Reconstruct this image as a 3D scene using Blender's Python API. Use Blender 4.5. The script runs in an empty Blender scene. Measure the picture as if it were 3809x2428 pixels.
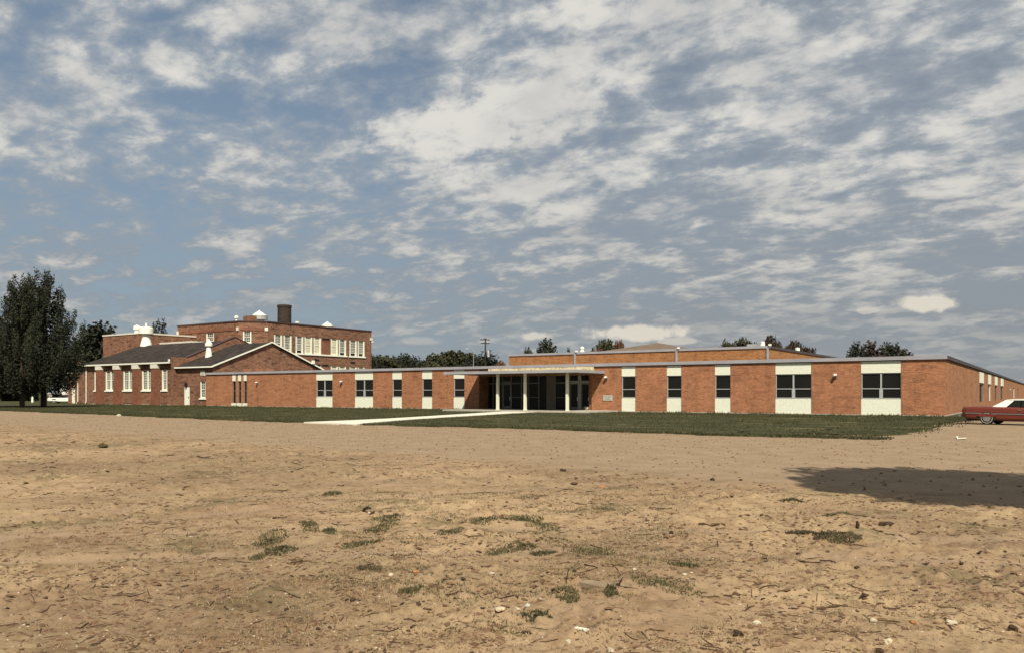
import bpy, bmesh, math, random
import numpy as np
from mathutils import Vector, Matrix

# ------------------------------------------------------------------ camera, sky, sun, exposure
scene = bpy.context.scene
COL = scene.collection
F = 2972.0                      # focal length in photograph pixels (3809 wide)
ANG = math.radians(34.02)       # facade normal versus view axis
SA, CA = math.sin(ANG), math.cos(ANG)
EYE, HOR = 1.69, 1462.0         # eye height, horizon row

cam_data = bpy.data.cameras.new('camera')
cam_data.sensor_width = 36.0
cam_data.lens = 36.0 * F / 3809.0
cam_data.shift_y = (HOR - 1214.0) / 3809.0
cam_data.clip_start = 0.1
cam_data.clip_end = 20000.0
cam = bpy.data.objects.new('camera', cam_data)
COL.objects.link(cam)
cam.location = (0, 0, EYE)
cam.rotation_euler = (math.radians(90), 0, ANG)
scene.camera = cam

SUN = Vector((0.62, -0.68, 1.0)).normalized()
sun_el = math.asin(SUN.z)
sun_az = math.atan2(SUN.x, SUN.y)
sun_data = bpy.data.lights.new('sun', 'SUN')
sun_data.energy = 5.0
sun_data.angle = math.radians(0.5)
sun_data.color = (1.0, 0.93, 0.80)
sun = bpy.data.objects.new('sun', sun_data)
COL.objects.link(sun)
sun.rotation_euler = SUN.to_track_quat('Z', 'Y').to_euler()
sun.location = (60, -60, 80)

vs = scene.view_settings
vs.view_transform = 'Standard'
vs.look = 'None'
vs.gamma = 1.0
vs.use_curve_mapping = False
vs.exposure = 0.35
scene.render.engine = 'CYCLES'
scene.cycles.max_bounces = 6
scene.cycles.transparent_max_bounces = 4


class NT:
    """small helper to write node trees tersely"""
    def __init__(self, tree):
        self.t = tree
        tree.nodes.clear()

    def n(self, kind, **kw):
        nd = self.t.nodes.new(kind)
        for k, v in kw.items():
            setattr(nd, k, v)
        return nd

    def put(self, sock, v):
        if hasattr(v, 'is_linked') or isinstance(v, bpy.types.NodeSocket):
            self.t.links.new(v, sock)
        elif v is not None:
            try:
                sock.default_value = v
            except Exception:
                sock.default_value = (v, v, v)

    def m(self, op, a, b=None, c=None, clamp=False):
        nd = self.n('ShaderNodeMath', operation=op, use_clamp=clamp)
        for i, v in enumerate((a, b, c)):
            if v is not None:
                self.put(nd.inputs[i], v)
        return nd.outputs[0]

    def vm(self, op, a, b=None, scale=None):
        nd = self.n('ShaderNodeVectorMath', operation=op)
        self.put(nd.inputs[0], a)
        if b is not None:
            self.put(nd.inputs[1], b)
        if scale is not None:
            self.put(nd.inputs['Scale'], scale)
        return nd.outputs['Value'] if op in ('DOT_PRODUCT', 'LENGTH') else nd.outputs[0]

    def ramp(self, v, lo, hi, a=0.0, b=1.0, smooth=True):
        nd = self.n('ShaderNodeMapRange', interpolation_type='SMOOTHSTEP' if smooth else 'LINEAR')
        self.put(nd.inputs[0], v)
        for i, x in enumerate((lo, hi, a, b)):
            self.put(nd.inputs[1 + i], x)
        return nd.outputs[0]

    def noise(self, vec, scale, detail=4.0, rough=0.5, dist=0.0, lac=2.0, col=False):
        nd = self.n('ShaderNodeTexNoise')
        if vec is not None:
            self.put(nd.inputs['Vector'], vec)
        nd.inputs['Scale'].default_value = scale
        nd.inputs['Detail'].default_value = detail
        nd.inputs['Roughness'].default_value = rough
        nd.inputs['Lacunarity'].default_value = lac
        nd.inputs['Distortion'].default_value = dist
        return nd.outputs['Color' if col else 'Fac']

    def mix(self, fac, a, b, mode='MIX'):
        nd = self.n('ShaderNodeMix', data_type='RGBA', blend_type=mode)
        self.put(nd.inputs[0], fac)
        for i, v in ((6, a), (7, b)):
            if isinstance(v, tuple) and len(v) == 3:
                v = (*v, 1.0)
            self.put(nd.inputs[i], v)
        return nd.outputs[2]


def build_sky():
    world = bpy.data.worlds.new('World')
    scene.world = world
    world.use_nodes = True
    T = NT(world.node_tree)
    out = T.n('ShaderNodeOutputWorld')
    bg = T.n('ShaderNodeBackground')
    sky = T.n('ShaderNodeTexSky', sky_type='NISHITA')
    sky.sun_disc = False
    sky.sun_elevation = sun_el
    sky.sun_rotation = sun_az
    sky.air_density = 1.0
    sky.dust_density = 0.6
    sky.ozone_density = 2.0
    K = 10.0                                   # strength 0.1, so colours inside are ten times
    d = T.n('ShaderNodeTexCoord').outputs['Generated']
    sep = T.n('ShaderNodeSeparateXYZ')
    T.put(sep.inputs[0], d)
    dz = T.m('MAXIMUM', sep.outputs[2], 0.0)
    den = T.m('ADD', dz, 0.22)
    px = T.m('DIVIDE', sep.outputs[0], den)
    py = T.m('DIVIDE', sep.outputs[1], den)
    comb = T.n('ShaderNodeCombineXYZ')
    T.put(comb.inputs[0], T.m('MULTIPLY', px, 0.80))
    T.put(comb.inputs[1], py)
    P = comb.outputs[0]
    right = T.vm('DOT_PRODUCT', d, (CA, SA, 0))     # -0.54 .. 0.54 across the frame
    # layers of cloud
    big = T.noise(P, 1.9, 3.0, 0.5, 0.6)
    puff = T.noise(T.vm('ADD', P, (7.3, 2.1, 0.4)), 8.2, 9.0, 0.58, 0.25)
    mid = T.noise(T.vm('ADD', P, (2.3, 7.7, 3.1)), 14.0, 8.0, 0.62, 0.2)
    puff = T.m('ADD', 0.5, T.m('ADD', T.m('MULTIPLY', T.m('SUBTRACT', puff, 0.5), 0.92), T.m('MULTIPLY', T.m('SUBTRACT', mid, 0.5), 0.55)))
    fine = T.noise(T.vm('ADD', P, (1.3, 5.1, 2.4)), 26.0, 6.0, 0.6, 0.3)
    cover = T.ramp(right, -0.50, 0.30, 0.098, 0.150)
    dens = T.m('ADD', puff, T.m('MULTIPLY', T.m('SUBTRACT', big, 0.5), 0.55))
    dens = T.m('ADD', dens, cover)
    dens = T.m('ADD', dens, T.m('MULTIPLY', T.m('SUBTRACT', fine, 0.5), 0.16))
    # a few clouds one can point to: (column, row, half width, half height, weight)
    wob = T.noise(d, 22.0, 6.0, 0.6)
    wob = T.m('MULTIPLY', T.m('SUBTRACT', wob, 0.5), 3.2)

    def blob(x, y, w, h, lo=-0.1, hi=1.0):
        v = Vector(((x - 1904) / F * CA - SA, (x - 1904) / F * SA + CA, (HOR - y) / F))
        L = v.length
        v.normalize()
        r = Vector((v.y, -v.x, 0)).normalized()
        u = r.cross(v)
        a = T.m('DIVIDE', T.vm('DOT_PRODUCT', d, tuple(r)), w / F / L * F * L / F)
        b = T.m('DIVIDE', T.vm('DOT_PRODUCT', T.vm('SUBTRACT', d, tuple(v)), tuple(u)), h / F)
        front = T.m('GREATER_THAN', T.vm('DOT_PRODUCT', d, tuple(v)), 0.5)
        q = T.m('SUBTRACT', 1.0, T.m('ADD', T.m('MULTIPLY', a, a), T.m('MULTIPLY', b, b)))
        q = T.m('ADD', q, wob)
        return T.m('MULTIPLY', T.ramp(q, lo, hi), front)
    high = None
    for bx in ((1600, 500, 320, 85, 0.22), (1960, 430, 340, 100, 0.22), (2500, 100, 420, 110, 0.10), (1000, 90, 420, 60, 0.07),
               (180, 210, 150, 70, 0.10), (2150, 80, 260, 90, 0.08), (900, 240, 330, 60, 0.06)):
        q = T.m('MULTIPLY', blob(*bx[:4]), bx[4])
        high = q if high is None else T.m('ADD', high, q)
    for bx in ((950, 400, 420, 45, 0.15), (1380, 310, 330, 70, 0.13), (500, 640, 330, 170, 0.10), (2620, 370, 220, 45, 0.13),
               (2200, 130, 220, 40, 0.16), (3330, 400, 130, 40, 0.12), (420, 850, 420, 170, 0.06)):
        q = T.m('MULTIPLY', blob(*bx[:4]), -bx[4])
        high = T.m('ADD', high, q)
    dens = T.m('ADD', dens, high)
    elev = sep.outputs[2]
    lowfade = T.ramp(elev, 0.02, 0.16)
    thick = T.m('MULTIPLY', T.ramp(dens, 0.38, 0.74), T.m('ADD', 0.44, T.m('MULTIPLY', lowfade, 0.50)))
    bright = T.ramp(dens, 0.55, 0.86)
    # blue behind
    blue = T.mix(1.0, sky.outputs[0], (0.86, 0.86, 0.84), 'MULTIPLY')
    haze = T.mix(T.ramp(right, -0.45, 0.35), (0.258 * K, 0.325 * K, 0.390 * K), (0.245 * K, 0.272 * K, 0.305 * K))
    base = T.mix(T.ramp(elev, 0.0, 0.42, 0.88, 0.45), blue, haze)
    veil = T.m('MULTIPLY', T.ramp(right, -0.2, 0.35), 0.35)
    base = T.mix(veil, base, (0.305 * K, 0.325 * K, 0.345 * K))
    ccol = T.mix(bright, (0.36 * K, 0.40 * K, 0.44 * K), (0.76 * K, 0.735 * K, 0.68 * K))
    shade = T.ramp(T.noise(T.vm('ADD', P, (3.3, 9.1, 1.7)), 4.0, 5.0, 0.55), 0.42, 0.66)
    ccol = T.mix(T.m('MULTIPLY', shade, 0.35), ccol, (0.33 * K, 0.35 * K, 0.38 * K))
    dim = T.ramp(elev, 0.02, 0.34, 0.74, 1.0)
    cs = T.vm('SCALE', ccol, None, dim)
    col = T.mix(thick, base, cs)
    low = None
    for bx in ((3430, 1130, 130, 36, 1.0), (3230, 1155, 50, 13, 0.7), (2330, 1238, 210, 42, 1.0),
               (2010, 1248, 90, 22, 0.9), (2520, 1268, 90, 16, 0.7), (1560, 1268, 90, 20, 0.5)):
        q = T.m('MULTIPLY', blob(*bx[:4], 0.05, 0.75), bx[4])
        low = q if low is None else T.m('MAXIMUM', low, q)
    lowcol = T.mix(low, (0.40 * K, 0.40 * K, 0.40 * K), (0.78 * K, 0.72 * K, 0.61 * K))
    col = T.mix(T.m('MULTIPLY', low, 0.85), col, lowcol)
    T.put(bg.inputs['Color'], col)
    bg.inputs['Strength'].default_value = 0.0785
    T.t.links.new(bg.outputs[0], out.inputs[0])


build_sky()


# ------------------------------------------------------------------ geometry helpers
def ray(x):
    t = (x - 1904.0) / F
    return -SA + CA * t, CA + SA * t


def on_v(x, v):
    """where the sight line through photo column x meets a wall y = v: (u, depth)"""
    a, b = ray(x)
    return v * a / b, v / b


def on_u(x, u):
    a, b = ray(x)
    return u * b / a, u / a


def zed(y, d):
    return EYE - (y - HOR) * d / F


def gnd(x, y, z=0.0):
    d = (EYE - z) * F / (y - HOR)
    a, b = ray(x)
    return a * d, b * d, d


def far(x, d):
    a, b = ray(x)
    return a * d, b * d


def hash2(ix, iy, seed):
    with np.errstate(over='ignore'):
        h = (ix.astype(np.int64) * 374761393 + iy.astype(np.int64) * 668265263 + seed * 974711) & 0xFFFFFFFF
        h = ((h ^ (h >> 13)) * 1274126177) & 0xFFFFFFFF
        h = (h ^ (h >> 16)) & 0xFFFFFF
    return h / float(0xFFFFFF)


def vnoise(x, y, seed=0):
    x = np.asarray(x, float)
    y = np.asarray(y, float)
    xi, yi = np.floor(x), np.floor(y)
    fx, fy = x - xi, y - yi
    fx = fx * fx * fx * (fx * (fx * 6 - 15) + 10)
    fy = fy * fy * fy * (fy * (fy * 6 - 15) + 10)
    a, b = hash2(xi, yi, seed), hash2(xi + 1, yi, seed)
    c, d = hash2(xi, yi + 1, seed), hash2(xi + 1, yi + 1, seed)
    return (a * (1 - fx) + b * fx) * (1 - fy) + (c * (1 - fx) + d * fx) * fy


def sstep(x, a, b):
    t = np.clip((np.asarray(x, float) - a) / (b - a), 0, 1)
    return t * t * (3 - 2 * t)


LAWN_U = [-260, -84, -61.5, -39, -28, -20.5, -11.4, -4.0]
LAWN_V = [46, 36.4, 34.3, 31.2, 30.9, 32.0, 31.3, 31.9]


def dirt_mask(x, y):
    edge = 15.4 - 0.12 * (np.minimum(np.asarray(x, float), 20) + 5)
    wob = (vnoise(np.asarray(x) * 0.35, np.asarray(y) * 0.35, 5) - 0.5) * 3.0
    return 1 - sstep(y - edge + wob, -1.2, 1.2)


# old wheel tracks: centre and radius of the inner rut
TRACKS = [(9.0, -14.5, 25.5), (-34.0, 22.0, 24.0), (20.0, -2.0, 31.0)]


def rut_mask(x, y):
    m = np.zeros(np.shape(x))
    for cx_, cy_, r_ in TRACKS:
        d = np.hypot(x - cx_, y - cy_)
        for off in (0.0, 1.45):
            m = np.maximum(m, np.exp(-((d - r_ - off) / 0.13) ** 2))
    return m


def height(x, y):
    x = np.asarray(x, float)
    y = np.asarray(y, float)
    m = dirt_mask(x, y)
    n1 = vnoise(x * 0.9, y * 0.9, 1)
    n2 = vnoise(x * 2.6 + 0.4 * n1, y * 2.6, 2)
    n3 = vnoise(x * 6.1, y * 6.1 + n2, 3)
    n4 = vnoise(x * 14.0, y * 14.0, 4)
    n5 = vnoise(x * 29.0, y * 29.0, 6)
    und = 0.05 * (vnoise(x * 0.3, y * 0.3, 7) - 0.5)
    patch = sstep(vnoise(x * 0.55 + 9, y * 0.55, 8), 0.25, 0.75)
    rough = (0.050 * (n1 - 0.5) + 0.060 * (n2 - 0.5) + (0.35 + 0.65 * patch) * (
        0.034 * (n3 - 0.5) + 0.07 * np.maximum(n3 - 0.60, 0) + 0.026 * (n4 - 0.5) + 0.08 * np.maximum(n4 - 0.68, 0) + 0.016 * (n5 - 0.5)))
    rut = rut_mask(x, y) * (0.4 + 0.6 * sstep(n1, 0.3, 0.6))
    rough = rough * (1 - 0.75 * rut) - 0.022 * rut
    fine = 0.006 * (n2 - 0.5) + 0.004 * (n3 - 0.5) + 0.005 * (n4 - 0.5)
    fall = 1 - sstep(y, 22, 29)
    # low berm of gravel where the drive turns in beside the wing
    berm = 0.10 * np.exp(-(((x + 2.0) / 3.0) ** 2 + ((y - 37.0) / 5.0) ** 2))
    return ((rough + und) * m + (fine + 0.3 * und) * (1 - m)) * fall + berm


def link(o, parent=None):
    COL.objects.link(o)
    if parent is not None:
        o.parent = parent
    return o


def tag(o, label=None, cat=None, group=None, kind=None):
    if label:
        o['label'] = label
    if cat:
        o['category'] = cat
    if group:
        o['group'] = group
    if kind:
        o['kind'] = kind
    return o


def thing(name, label, cat, loc=(0, 0, 0), rotz=0.0, group=None):
    o = bpy.data.objects.new(name, None)
    o.empty_display_size = 0.5
    o.location = loc
    o.rotation_euler = (0, 0, rotz)
    link(o)
    return tag(o, label, cat, group)


def world_of(o):
    p = Vector((0, 0, 0))
    while o is not None:
        p = p + Vector(o.location)
        o = o.parent
    return p


def fast_mesh(name, V, polys):
    """V (n,3), polys (m,k) -> mesh"""
    V = np.asarray(V, np.float32)
    polys = np.asarray(polys, np.int32)
    me = bpy.data.meshes.new(name)
    m, k = polys.shape
    me.vertices.add(len(V))
    me.vertices.foreach_set('co', V.ravel())
    me.loops.add(m * k)
    me.loops.foreach_set('vertex_index', polys.ravel())
    me.polygons.add(m)
    me.polygons.foreach_set('loop_start', np.arange(0, m * k, k, dtype=np.int32))
    me.polygons.foreach_set('loop_total', np.full(m, k, np.int32))
    me.update(calc_edges=True)
    return me


class MB:
    """collects boxes, prisms, lathes and tubes; build() links them as ONE mesh object.
    frame: None for world axes, or (origin, along, outward) so that (s, o, z) maps onto a wall"""
    def __init__(self, frame=None):
        self.v, self.f = [], []
        self.fr = frame

    def P(self, s, o, z):
        if self.fr is None:
            return (s, o, z)
        (ox, oy), (ax, ay), (nx, ny) = self.fr
        return (ox + ax * s + nx * o, oy + ay * s + ny * o, z)

    def add(self, verts, faces):
        b = len(self.v)
        self.v += [self.P(*p) for p in verts]
        self.f += [tuple(i + b for i in f) for f in faces]
        return self

    def box(self, s0, s1, o0, o1, z0, z1):
        v = [(s0, o0, z0), (s1, o0, z0), (s1, o1, z0), (s0, o1, z0), (s0, o0, z1), (s1, o0, z1), (s1, o1, z1), (s0, o1, z1)]
        return self.add(v, [(0, 3, 2, 1), (4, 5, 6, 7), (0, 1, 5, 4), (1, 2, 6, 5), (2, 3, 7, 6), (3, 0, 4, 7)])

    def prism(self, poly, axis, a, b):
        """extrude polygon; axis 's': poly in (o,z); 'o': poly in (s,z); 'z': poly in (s,o)"""
        n = len(poly)
        mk = {'s': lambda p, t: (t, p[0], p[1]), 'o': lambda p, t: (p[0], t, p[1]), 'z': lambda p, t: (p[0], p[1], t)}[axis]
        v = [mk(p, a) for p in poly] + [mk(p, b) for p in poly]
        f = [tuple(range(n)), tuple(range(2 * n - 1, n - 1, -1))]
        f += [(i, i + n, (i + 1) % n + n, (i + 1) % n) for i in range(n)]
        return self.add(v, f)

    def lathe(self, cx, cy, prof, n=20):
        v, f = [], []
        for r, z in prof:
            for k in range(n):
                a = 2 * math.pi * k / n
                v.append((cx + r * math.cos(a), cy + r * math.sin(a), z))
        for i in range(len(prof) - 1):
            for k in range(n):
                f.append((i * n + k, i * n + (k + 1) % n, (i + 1) * n + (k + 1) % n, (i + 1) * n + k))
        f.append(tuple(range(n - 1, -1, -1)))
        f.append(tuple((len(prof) - 1) * n + k for k in range(n)))
        return self.add(v, f)

    def tube(self, pts, rads, n=8):
        v, f = [], []
        for i, p in enumerate(pts):
            p = Vector(p)
            q = Vector(pts[min(i + 1, len(pts) - 1)]) - Vector(pts[max(i - 1, 0)])
            q.normalize()
            a = q.orthogonal().normalized() if abs(q.z) > 0.9 else q.cross(Vector((0, 0, 1))).normalized()
            b = q.cross(a)
            for k in range(n):
                w = 2 * math.pi * k / n
                c = p + (a * math.cos(w) + b * math.sin(w)) * rads[i]
                v.append(tuple(c))
        for i in range(len(pts) - 1):
            for k in range(n):
                f.append((i * n + k, i * n + (k + 1) % n, (i + 1) * n + (k + 1) % n, (i + 1) * n + k))
        f.append(tuple(range(n - 1, -1, -1)))
        f.append(tuple((len(pts) - 1) * n + k for k in range(n)))
        return self.add(v, f)

    def build(self, name, mat, parent=None, smooth=False, centre=True, local=False, label=None):
        V = np.array(self.v, float)
        c = (V.min(0) + V.max(0)) / 2 if centre else np.zeros(3)
        if centre:
            c[2] = V[:, 2].min()
        me = bpy.data.meshes.new(name)
        me.from_pydata([tuple(p) for p in (V - c)], [], self.f)
        bm = bmesh.new()
        bm.from_mesh(me)
        bmesh.ops.recalc_face_normals(bm, faces=bm.faces)
        bm.to_mesh(me)
        bm.free()
        if smooth:
            me.polygons.foreach_set('use_smooth', [True] * len(me.polygons))
        me.materials.append(mat)
        o = bpy.data.objects.new(name, me)
        link(o, parent)
        base = Vector((0, 0, 0)) if (parent is None or local) else world_of(parent)
        o.location = Vector(c) - base
        if label:
            o['label'] = label
        return o


# ------------------------------------------------------------------ materials
def new_mat(name, rough=0.8, spec=0.3, metal=0.0):
    m = bpy.data.materials.new(name)
    m.use_nodes = True
    T = NT(m.node_tree)
    out = T.n('ShaderNodeOutputMaterial')
    b = T.n('ShaderNodeBsdfPrincipled')
    b.inputs['Roughness'].default_value = rough
    b.inputs['Specular IOR Level'].default_value = spec
    b.inputs['Metallic'].default_value = metal
    T.t.links.new(b.outputs[0], out.inputs[0])
    pos = T.n('ShaderNodeNewGeometry').outputs['Position']
    return m, T, b, pos


def plain(name, col, rough=0.8, spec=0.3, var=0.12, scale=2.0, metal=0.0, bump=0.0, bscale=40.0, spots=None):
    m, T, b, pos = new_mat(name, rough, spec, metal)
    n = T.noise(pos, scale, 6.0, 0.6)
    lo = tuple(c * (1 - var) for c in col)
    hi = tuple(min(1, c * (1 + var)) for c in col)
    c = T.mix(T.ramp(n, 0.3, 0.7), lo, hi)
    if spots:
        s = T.noise(pos, spots[1], 3.0, 0.6)
        c = T.mix(T.ramp(s, spots[2], spots[2] + 0.06, 0.0, spots[3]), c, spots[0])
    T.put(b.inputs['Base Color'], c)
    if bump:
        bn = T.n('ShaderNodeBump')
        bn.inputs['Strength'].default_value = bump
        bn.inputs['Distance'].default_value = 0.02
        T.put(bn.inputs['Height'], T.noise(pos, bscale, 4.0, 0.6))
        T.put(b.inputs['Normal'], bn.outputs[0])
    return m


def brick_mat(name, c1, c2, mortar, var, course=0.10):
    m, T, b, pos = new_mat(name, 0.9, 0.15)
    sp = T.n('ShaderNodeSeparateXYZ')
    T.put(sp.inputs[0], pos)
    nm = T.n('ShaderNodeSeparateXYZ')
    T.put(nm.inputs[0], T.n('ShaderNodeNewGeometry').outputs['Normal'])
    side = T.m('GREATER_THAN', T.m('ABSOLUTE', nm.outputs[0]), T.m('ABSOLUTE', nm.outputs[1]))
    s = T.m('ADD', T.m('MULTIPLY', sp.outputs[1], side), T.m('MULTIPLY', sp.outputs[0], T.m('SUBTRACT', 1.0, side)))
    cv = T.n('ShaderNodeCombineXYZ')
    T.put(cv.inputs[0], s)
    T.put(cv.inputs[1], sp.outputs[2])
    br = T.n('ShaderNodeTexBrick')
    T.put(br.inputs['Vector'], cv.outputs[0])
    br.inputs['Scale'].default_value = 1.0
    br.inputs['Brick Width'].default_value = 0.215
    br.inputs['Row Height'].default_value = 0.072
    br.inputs['Mortar Size'].default_value = 0.009
    br.inputs['Bias'].default_value = 0.0
    br.inputs['Color1'].default_value = (*c1, 1)
    br.inputs['Color2'].default_value = (*c2, 1)
    br.inputs['Mortar'].default_value = (*mortar, 1)
    # courses and patches of slightly different firing, streaky along the courses
    st = T.n('ShaderNodeCombineXYZ')
    T.put(st.inputs[0], T.m('MULTIPLY', s, 1.3))
    T.put(st.inputs[1], T.m('MULTIPLY', sp.outputs[2], 7.0))
    n1 = T.noise(st.outputs[0], 1.0, 4.0, 0.6)
    n2 = T.noise(pos, 0.35, 3.0, 0.5)
    n3 = T.noise(st.outputs[0], 2.6, 3.0, 0.7)
    f = T.m('ADD', T.m('MULTIPLY', T.m('SUBTRACT', n1, 0.5), course * 2), T.m('MULTIPLY', T.m('SUBTRACT', n2, 0.5), var * 1.6))
    f = T.m('ADD', f, T.m('MULTIPLY', T.m('SUBTRACT', n3, 0.5), course * 5))
    n4 = T.noise(st.outputs[0], 7.0, 2.0, 0.6)
    f = T.m('ADD', f, T.m('MULTIPLY', T.m('SUBTRACT', n4, 0.5), course * 3.5))
    pt = T.n('ShaderNodeCombineXYZ')
    T.put(pt.inputs[0], T.m('MULTIPLY', s, 0.8))
    T.put(pt.inputs[1], T.m('MULTIPLY', sp.outputs[2], 2.6))
    pn = T.noise(pt.outputs[0], 1.0, 4.0, 0.65)
    f = T.m('ADD', f, T.ramp(pn, 0.46, 0.64, 0.10 * var, -0.9 * var))
    wt = T.n('ShaderNodeCombineXYZ')
    T.put(wt.inputs[0], T.m('MULTIPLY', s, 1.6))
    T.put(wt.inputs[1], T.m('MULTIPLY', sp.outputs[2], 0.16))
    f = T.m('ADD', f, T.ramp(T.noise(wt.outputs[0], 1.0, 4.0, 0.7), 0.50, 0.68, 0.03, -0.16))
    k = T.m('MAXIMUM', T.m('ADD', 1.0, f), 0.25)
    col = T.vm('SCALE', br.outputs['Color'], None, k)
    T.put(b.inputs['Base Color'], col)
    bn = T.n('ShaderNodeBump', invert=True)
    bn.inputs['Strength'].default_value = 0.5
    bn.inputs['Distance'].default_value = 0.01
    T.put(bn.inputs['Height'], br.outputs['Fac'])
    T.put(b.inputs['Normal'], bn.outputs[0])
    return m


def ground_mat():
    m, T, b, pos = new_mat('bare_ground', 0.95, 0.1)
    sp = T.n('ShaderNodeSeparateXYZ')
    T.put(sp.inputs[0], pos)
    X, Y = sp.outputs[0], sp.outputs[1]
    flat = T.n('ShaderNodeCombineXYZ')
    T.put(flat.inputs[0], X)
    T.put(flat.inputs[1], Y)
    fp = flat.outputs[0]
    edge = T.m('SUBTRACT', 15.4, T.m('MULTIPLY', T.m('ADD', T.m('MINIMUM', X, 20.0), 5.0), 0.12))
    wob = T.m('MULTIPLY', T.m('SUBTRACT', T.noise(fp, 0.5, 4.0, 0.6), 0.5), 3.0)
    dm = T.ramp(T.m('ADD', T.m('SUBTRACT', Y, edge), wob), -1.2, 1.2, 1.0, 0.0)
    # gravel of the drive
    g1 = T.noise(fp, 1.1, 5.0, 0.6)
    g2 = T.noise(fp, 30.0, 3.0, 0.7)
    gravel = T.mix(T.ramp(g1, 0.3, 0.7), (0.2748, 0.1931, 0.1184), (0.3333, 0.2444, 0.1585))
    g3 = T.noise(fp, 9.0, 5.0, 0.75)
    gravel = T.mix(T.ramp(g3, 0.38, 0.55), T.vm('SCALE', gravel, None, 0.80), gravel)
    gravel = T.mix(T.ramp(g2, 0.36, 0.60), T.vm('SCALE', gravel, None, 0.74), gravel)
    ruts = T.n('ShaderNodeCombineXYZ')
    T.put(ruts.inputs[0], T.m('MULTIPLY', X, 0.06))
    T.put(ruts.inputs[1], T.m('ADD', T.m('MULTIPLY', Y, 1.4), T.m('MULTIPLY', X, 0.10)))
    rt = T.noise(ruts.outputs[0], 1.6, 4.0, 0.55)
    gravel = T.mix(T.ramp(rt, 0.38, 0.62, 0.14, 0.0), gravel, (0.2125, 0.1458, 0.0901))
    # trodden dirt with leaf litter
    d1 = T.noise(fp, 0.45, 5.0, 0.6)
    d2 = T.noise(fp, 2.4, 6.0, 0.65)
    d3 = T.noise(fp, 9.0, 5.0, 0.65)
    d4 = T.noise(fp, 34.0, 3.0, 0.65)
    dirt = T.mix(T.ramp(d1, 0.32, 0.68), (0.3443, 0.2484, 0.1413), (0.2857, 0.1931, 0.1158))
    red = T.ramp(T.m('ADD', X, T.m('MULTIPLY', d1, 6.0)), 3.0, 9.0, 0.0, 0.6)
    dirt = T.mix(red, dirt, (0.2637, 0.1616, 0.1072))
    dirt = T.mix(T.ramp(d2, 0.46, 0.66, 0.0, 0.72), dirt, (0.2087, 0.1339, 0.0730))
    dirt = T.mix(T.ramp(d3, 0.53, 0.66, 0.0, 0.62), dirt, (0.1465, 0.0906, 0.0516))
    dirt = T.mix(T.ramp(d3, 0.28, 0.42, 0.55, 0.0), dirt, (0.3809, 0.2917, 0.1843))
    dirt = T.mix(T.ramp(d4, 0.56, 0.68, 0.0, 0.45), dirt, (0.1172, 0.0709, 0.0427))
    weed = T.ramp(T.m('ADD', T.noise(fp, 0.8, 5.0, 0.65), T.m('MULTIPLY', d3, 0.25)), 0.66, 0.80, 0.0, 0.55)
    dirt = T.mix(weed, dirt, (0.0819, 0.0769, 0.0343))
    # broad packed and loose patches, wheel tracks
    big = T.noise(fp, 0.16, 3.0, 0.6)
    dirt = T.mix(T.ramp(big, 0.38, 0.60, 0.0, 0.8), dirt, T.vm('SCALE', dirt, None, 0.68))
    for cx_, cy_, r_ in TRACKS:
        dd = T.vm('LENGTH', T.vm('SUBTRACT', fp, (cx_, cy_, 0.0)))
        for off in (0.0, 1.45):
            e = T.m('ABSOLUTE', T.m('SUBTRACT', dd, r_ + off))
            e = T.m('ADD', e, T.m('MULTIPLY', T.m('SUBTRACT', d2, 0.5), 0.25))
            dirt = T.mix(T.ramp(e, 0.07, 0.22, 0.60, 0.0), dirt, (0.2602, 0.1839, 0.1186))
    col = T.mix(dm, gravel, dirt)
    # rough grass beyond the school
    back = T.ramp(Y, 60.0, 66.0)
    col = T.mix(back, col, (0.0413, 0.0465, 0.0225))
    T.put(b.inputs['Base Color'], col)
    bn = T.n('ShaderNodeBump')
    bn.inputs['Strength'].default_value = 0.8
    bn.inputs['Distance'].default_value = 0.02
    T.put(bn.inputs['Height'], T.m('ADD', T.m('MULTIPLY', d3, 0.7), T.m('MULTIPLY', d4, 0.35)))
    T.put(b.inputs['Normal'], bn.outputs[0])
    return m


def lawn_mat(name='lawn', k=1.0):
    m, T, b, pos = new_mat(name, 0.95, 0.1)
    sp = T.n('ShaderNodeSeparateXYZ')
    T.put(sp.inputs[0], pos)
    st = T.n('ShaderNodeCombineXYZ')
    T.put(st.inputs[0], T.m('MULTIPLY', sp.outputs[0], 0.35))
    T.put(st.inputs[1], T.m('MULTIPLY', sp.outputs[1], 0.9))
    n1 = T.noise(st.outputs[0], 0.7, 5.0, 0.65)
    n2 = T.noise(pos, 6.0, 5.0, 0.65)
    c = T.mix(T.ramp(n1, 0.3, 0.7), (0.031, 0.034, 0.0145), (0.060, 0.058, 0.026))
    c = T.mix(T.ramp(n2, 0.4, 0.7, 0.0, 0.6), c, (0.0675, 0.0638, 0.0300))
    dry = T.m('ADD', n1, T.m('MULTIPLY', T.m('SUBTRACT', n2, 0.5), 0.5))
    c = T.mix(T.ramp(dry, 0.58, 0.70, 0.0, 0.7), c, (0.1800, 0.1350, 0.0713))
    c = T.vm('SCALE', c, None, k)
    T.put(b.inputs['Base Color'], c)
    bn = T.n('ShaderNodeBump')
    bn.inputs['Strength'].default_value = 1.0
    bn.inputs['Distance'].default_value = 0.05
    T.put(bn.inputs['Height'], n2)
    T.put(b.inputs['Normal'], bn.outputs[0])
    return m


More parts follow.
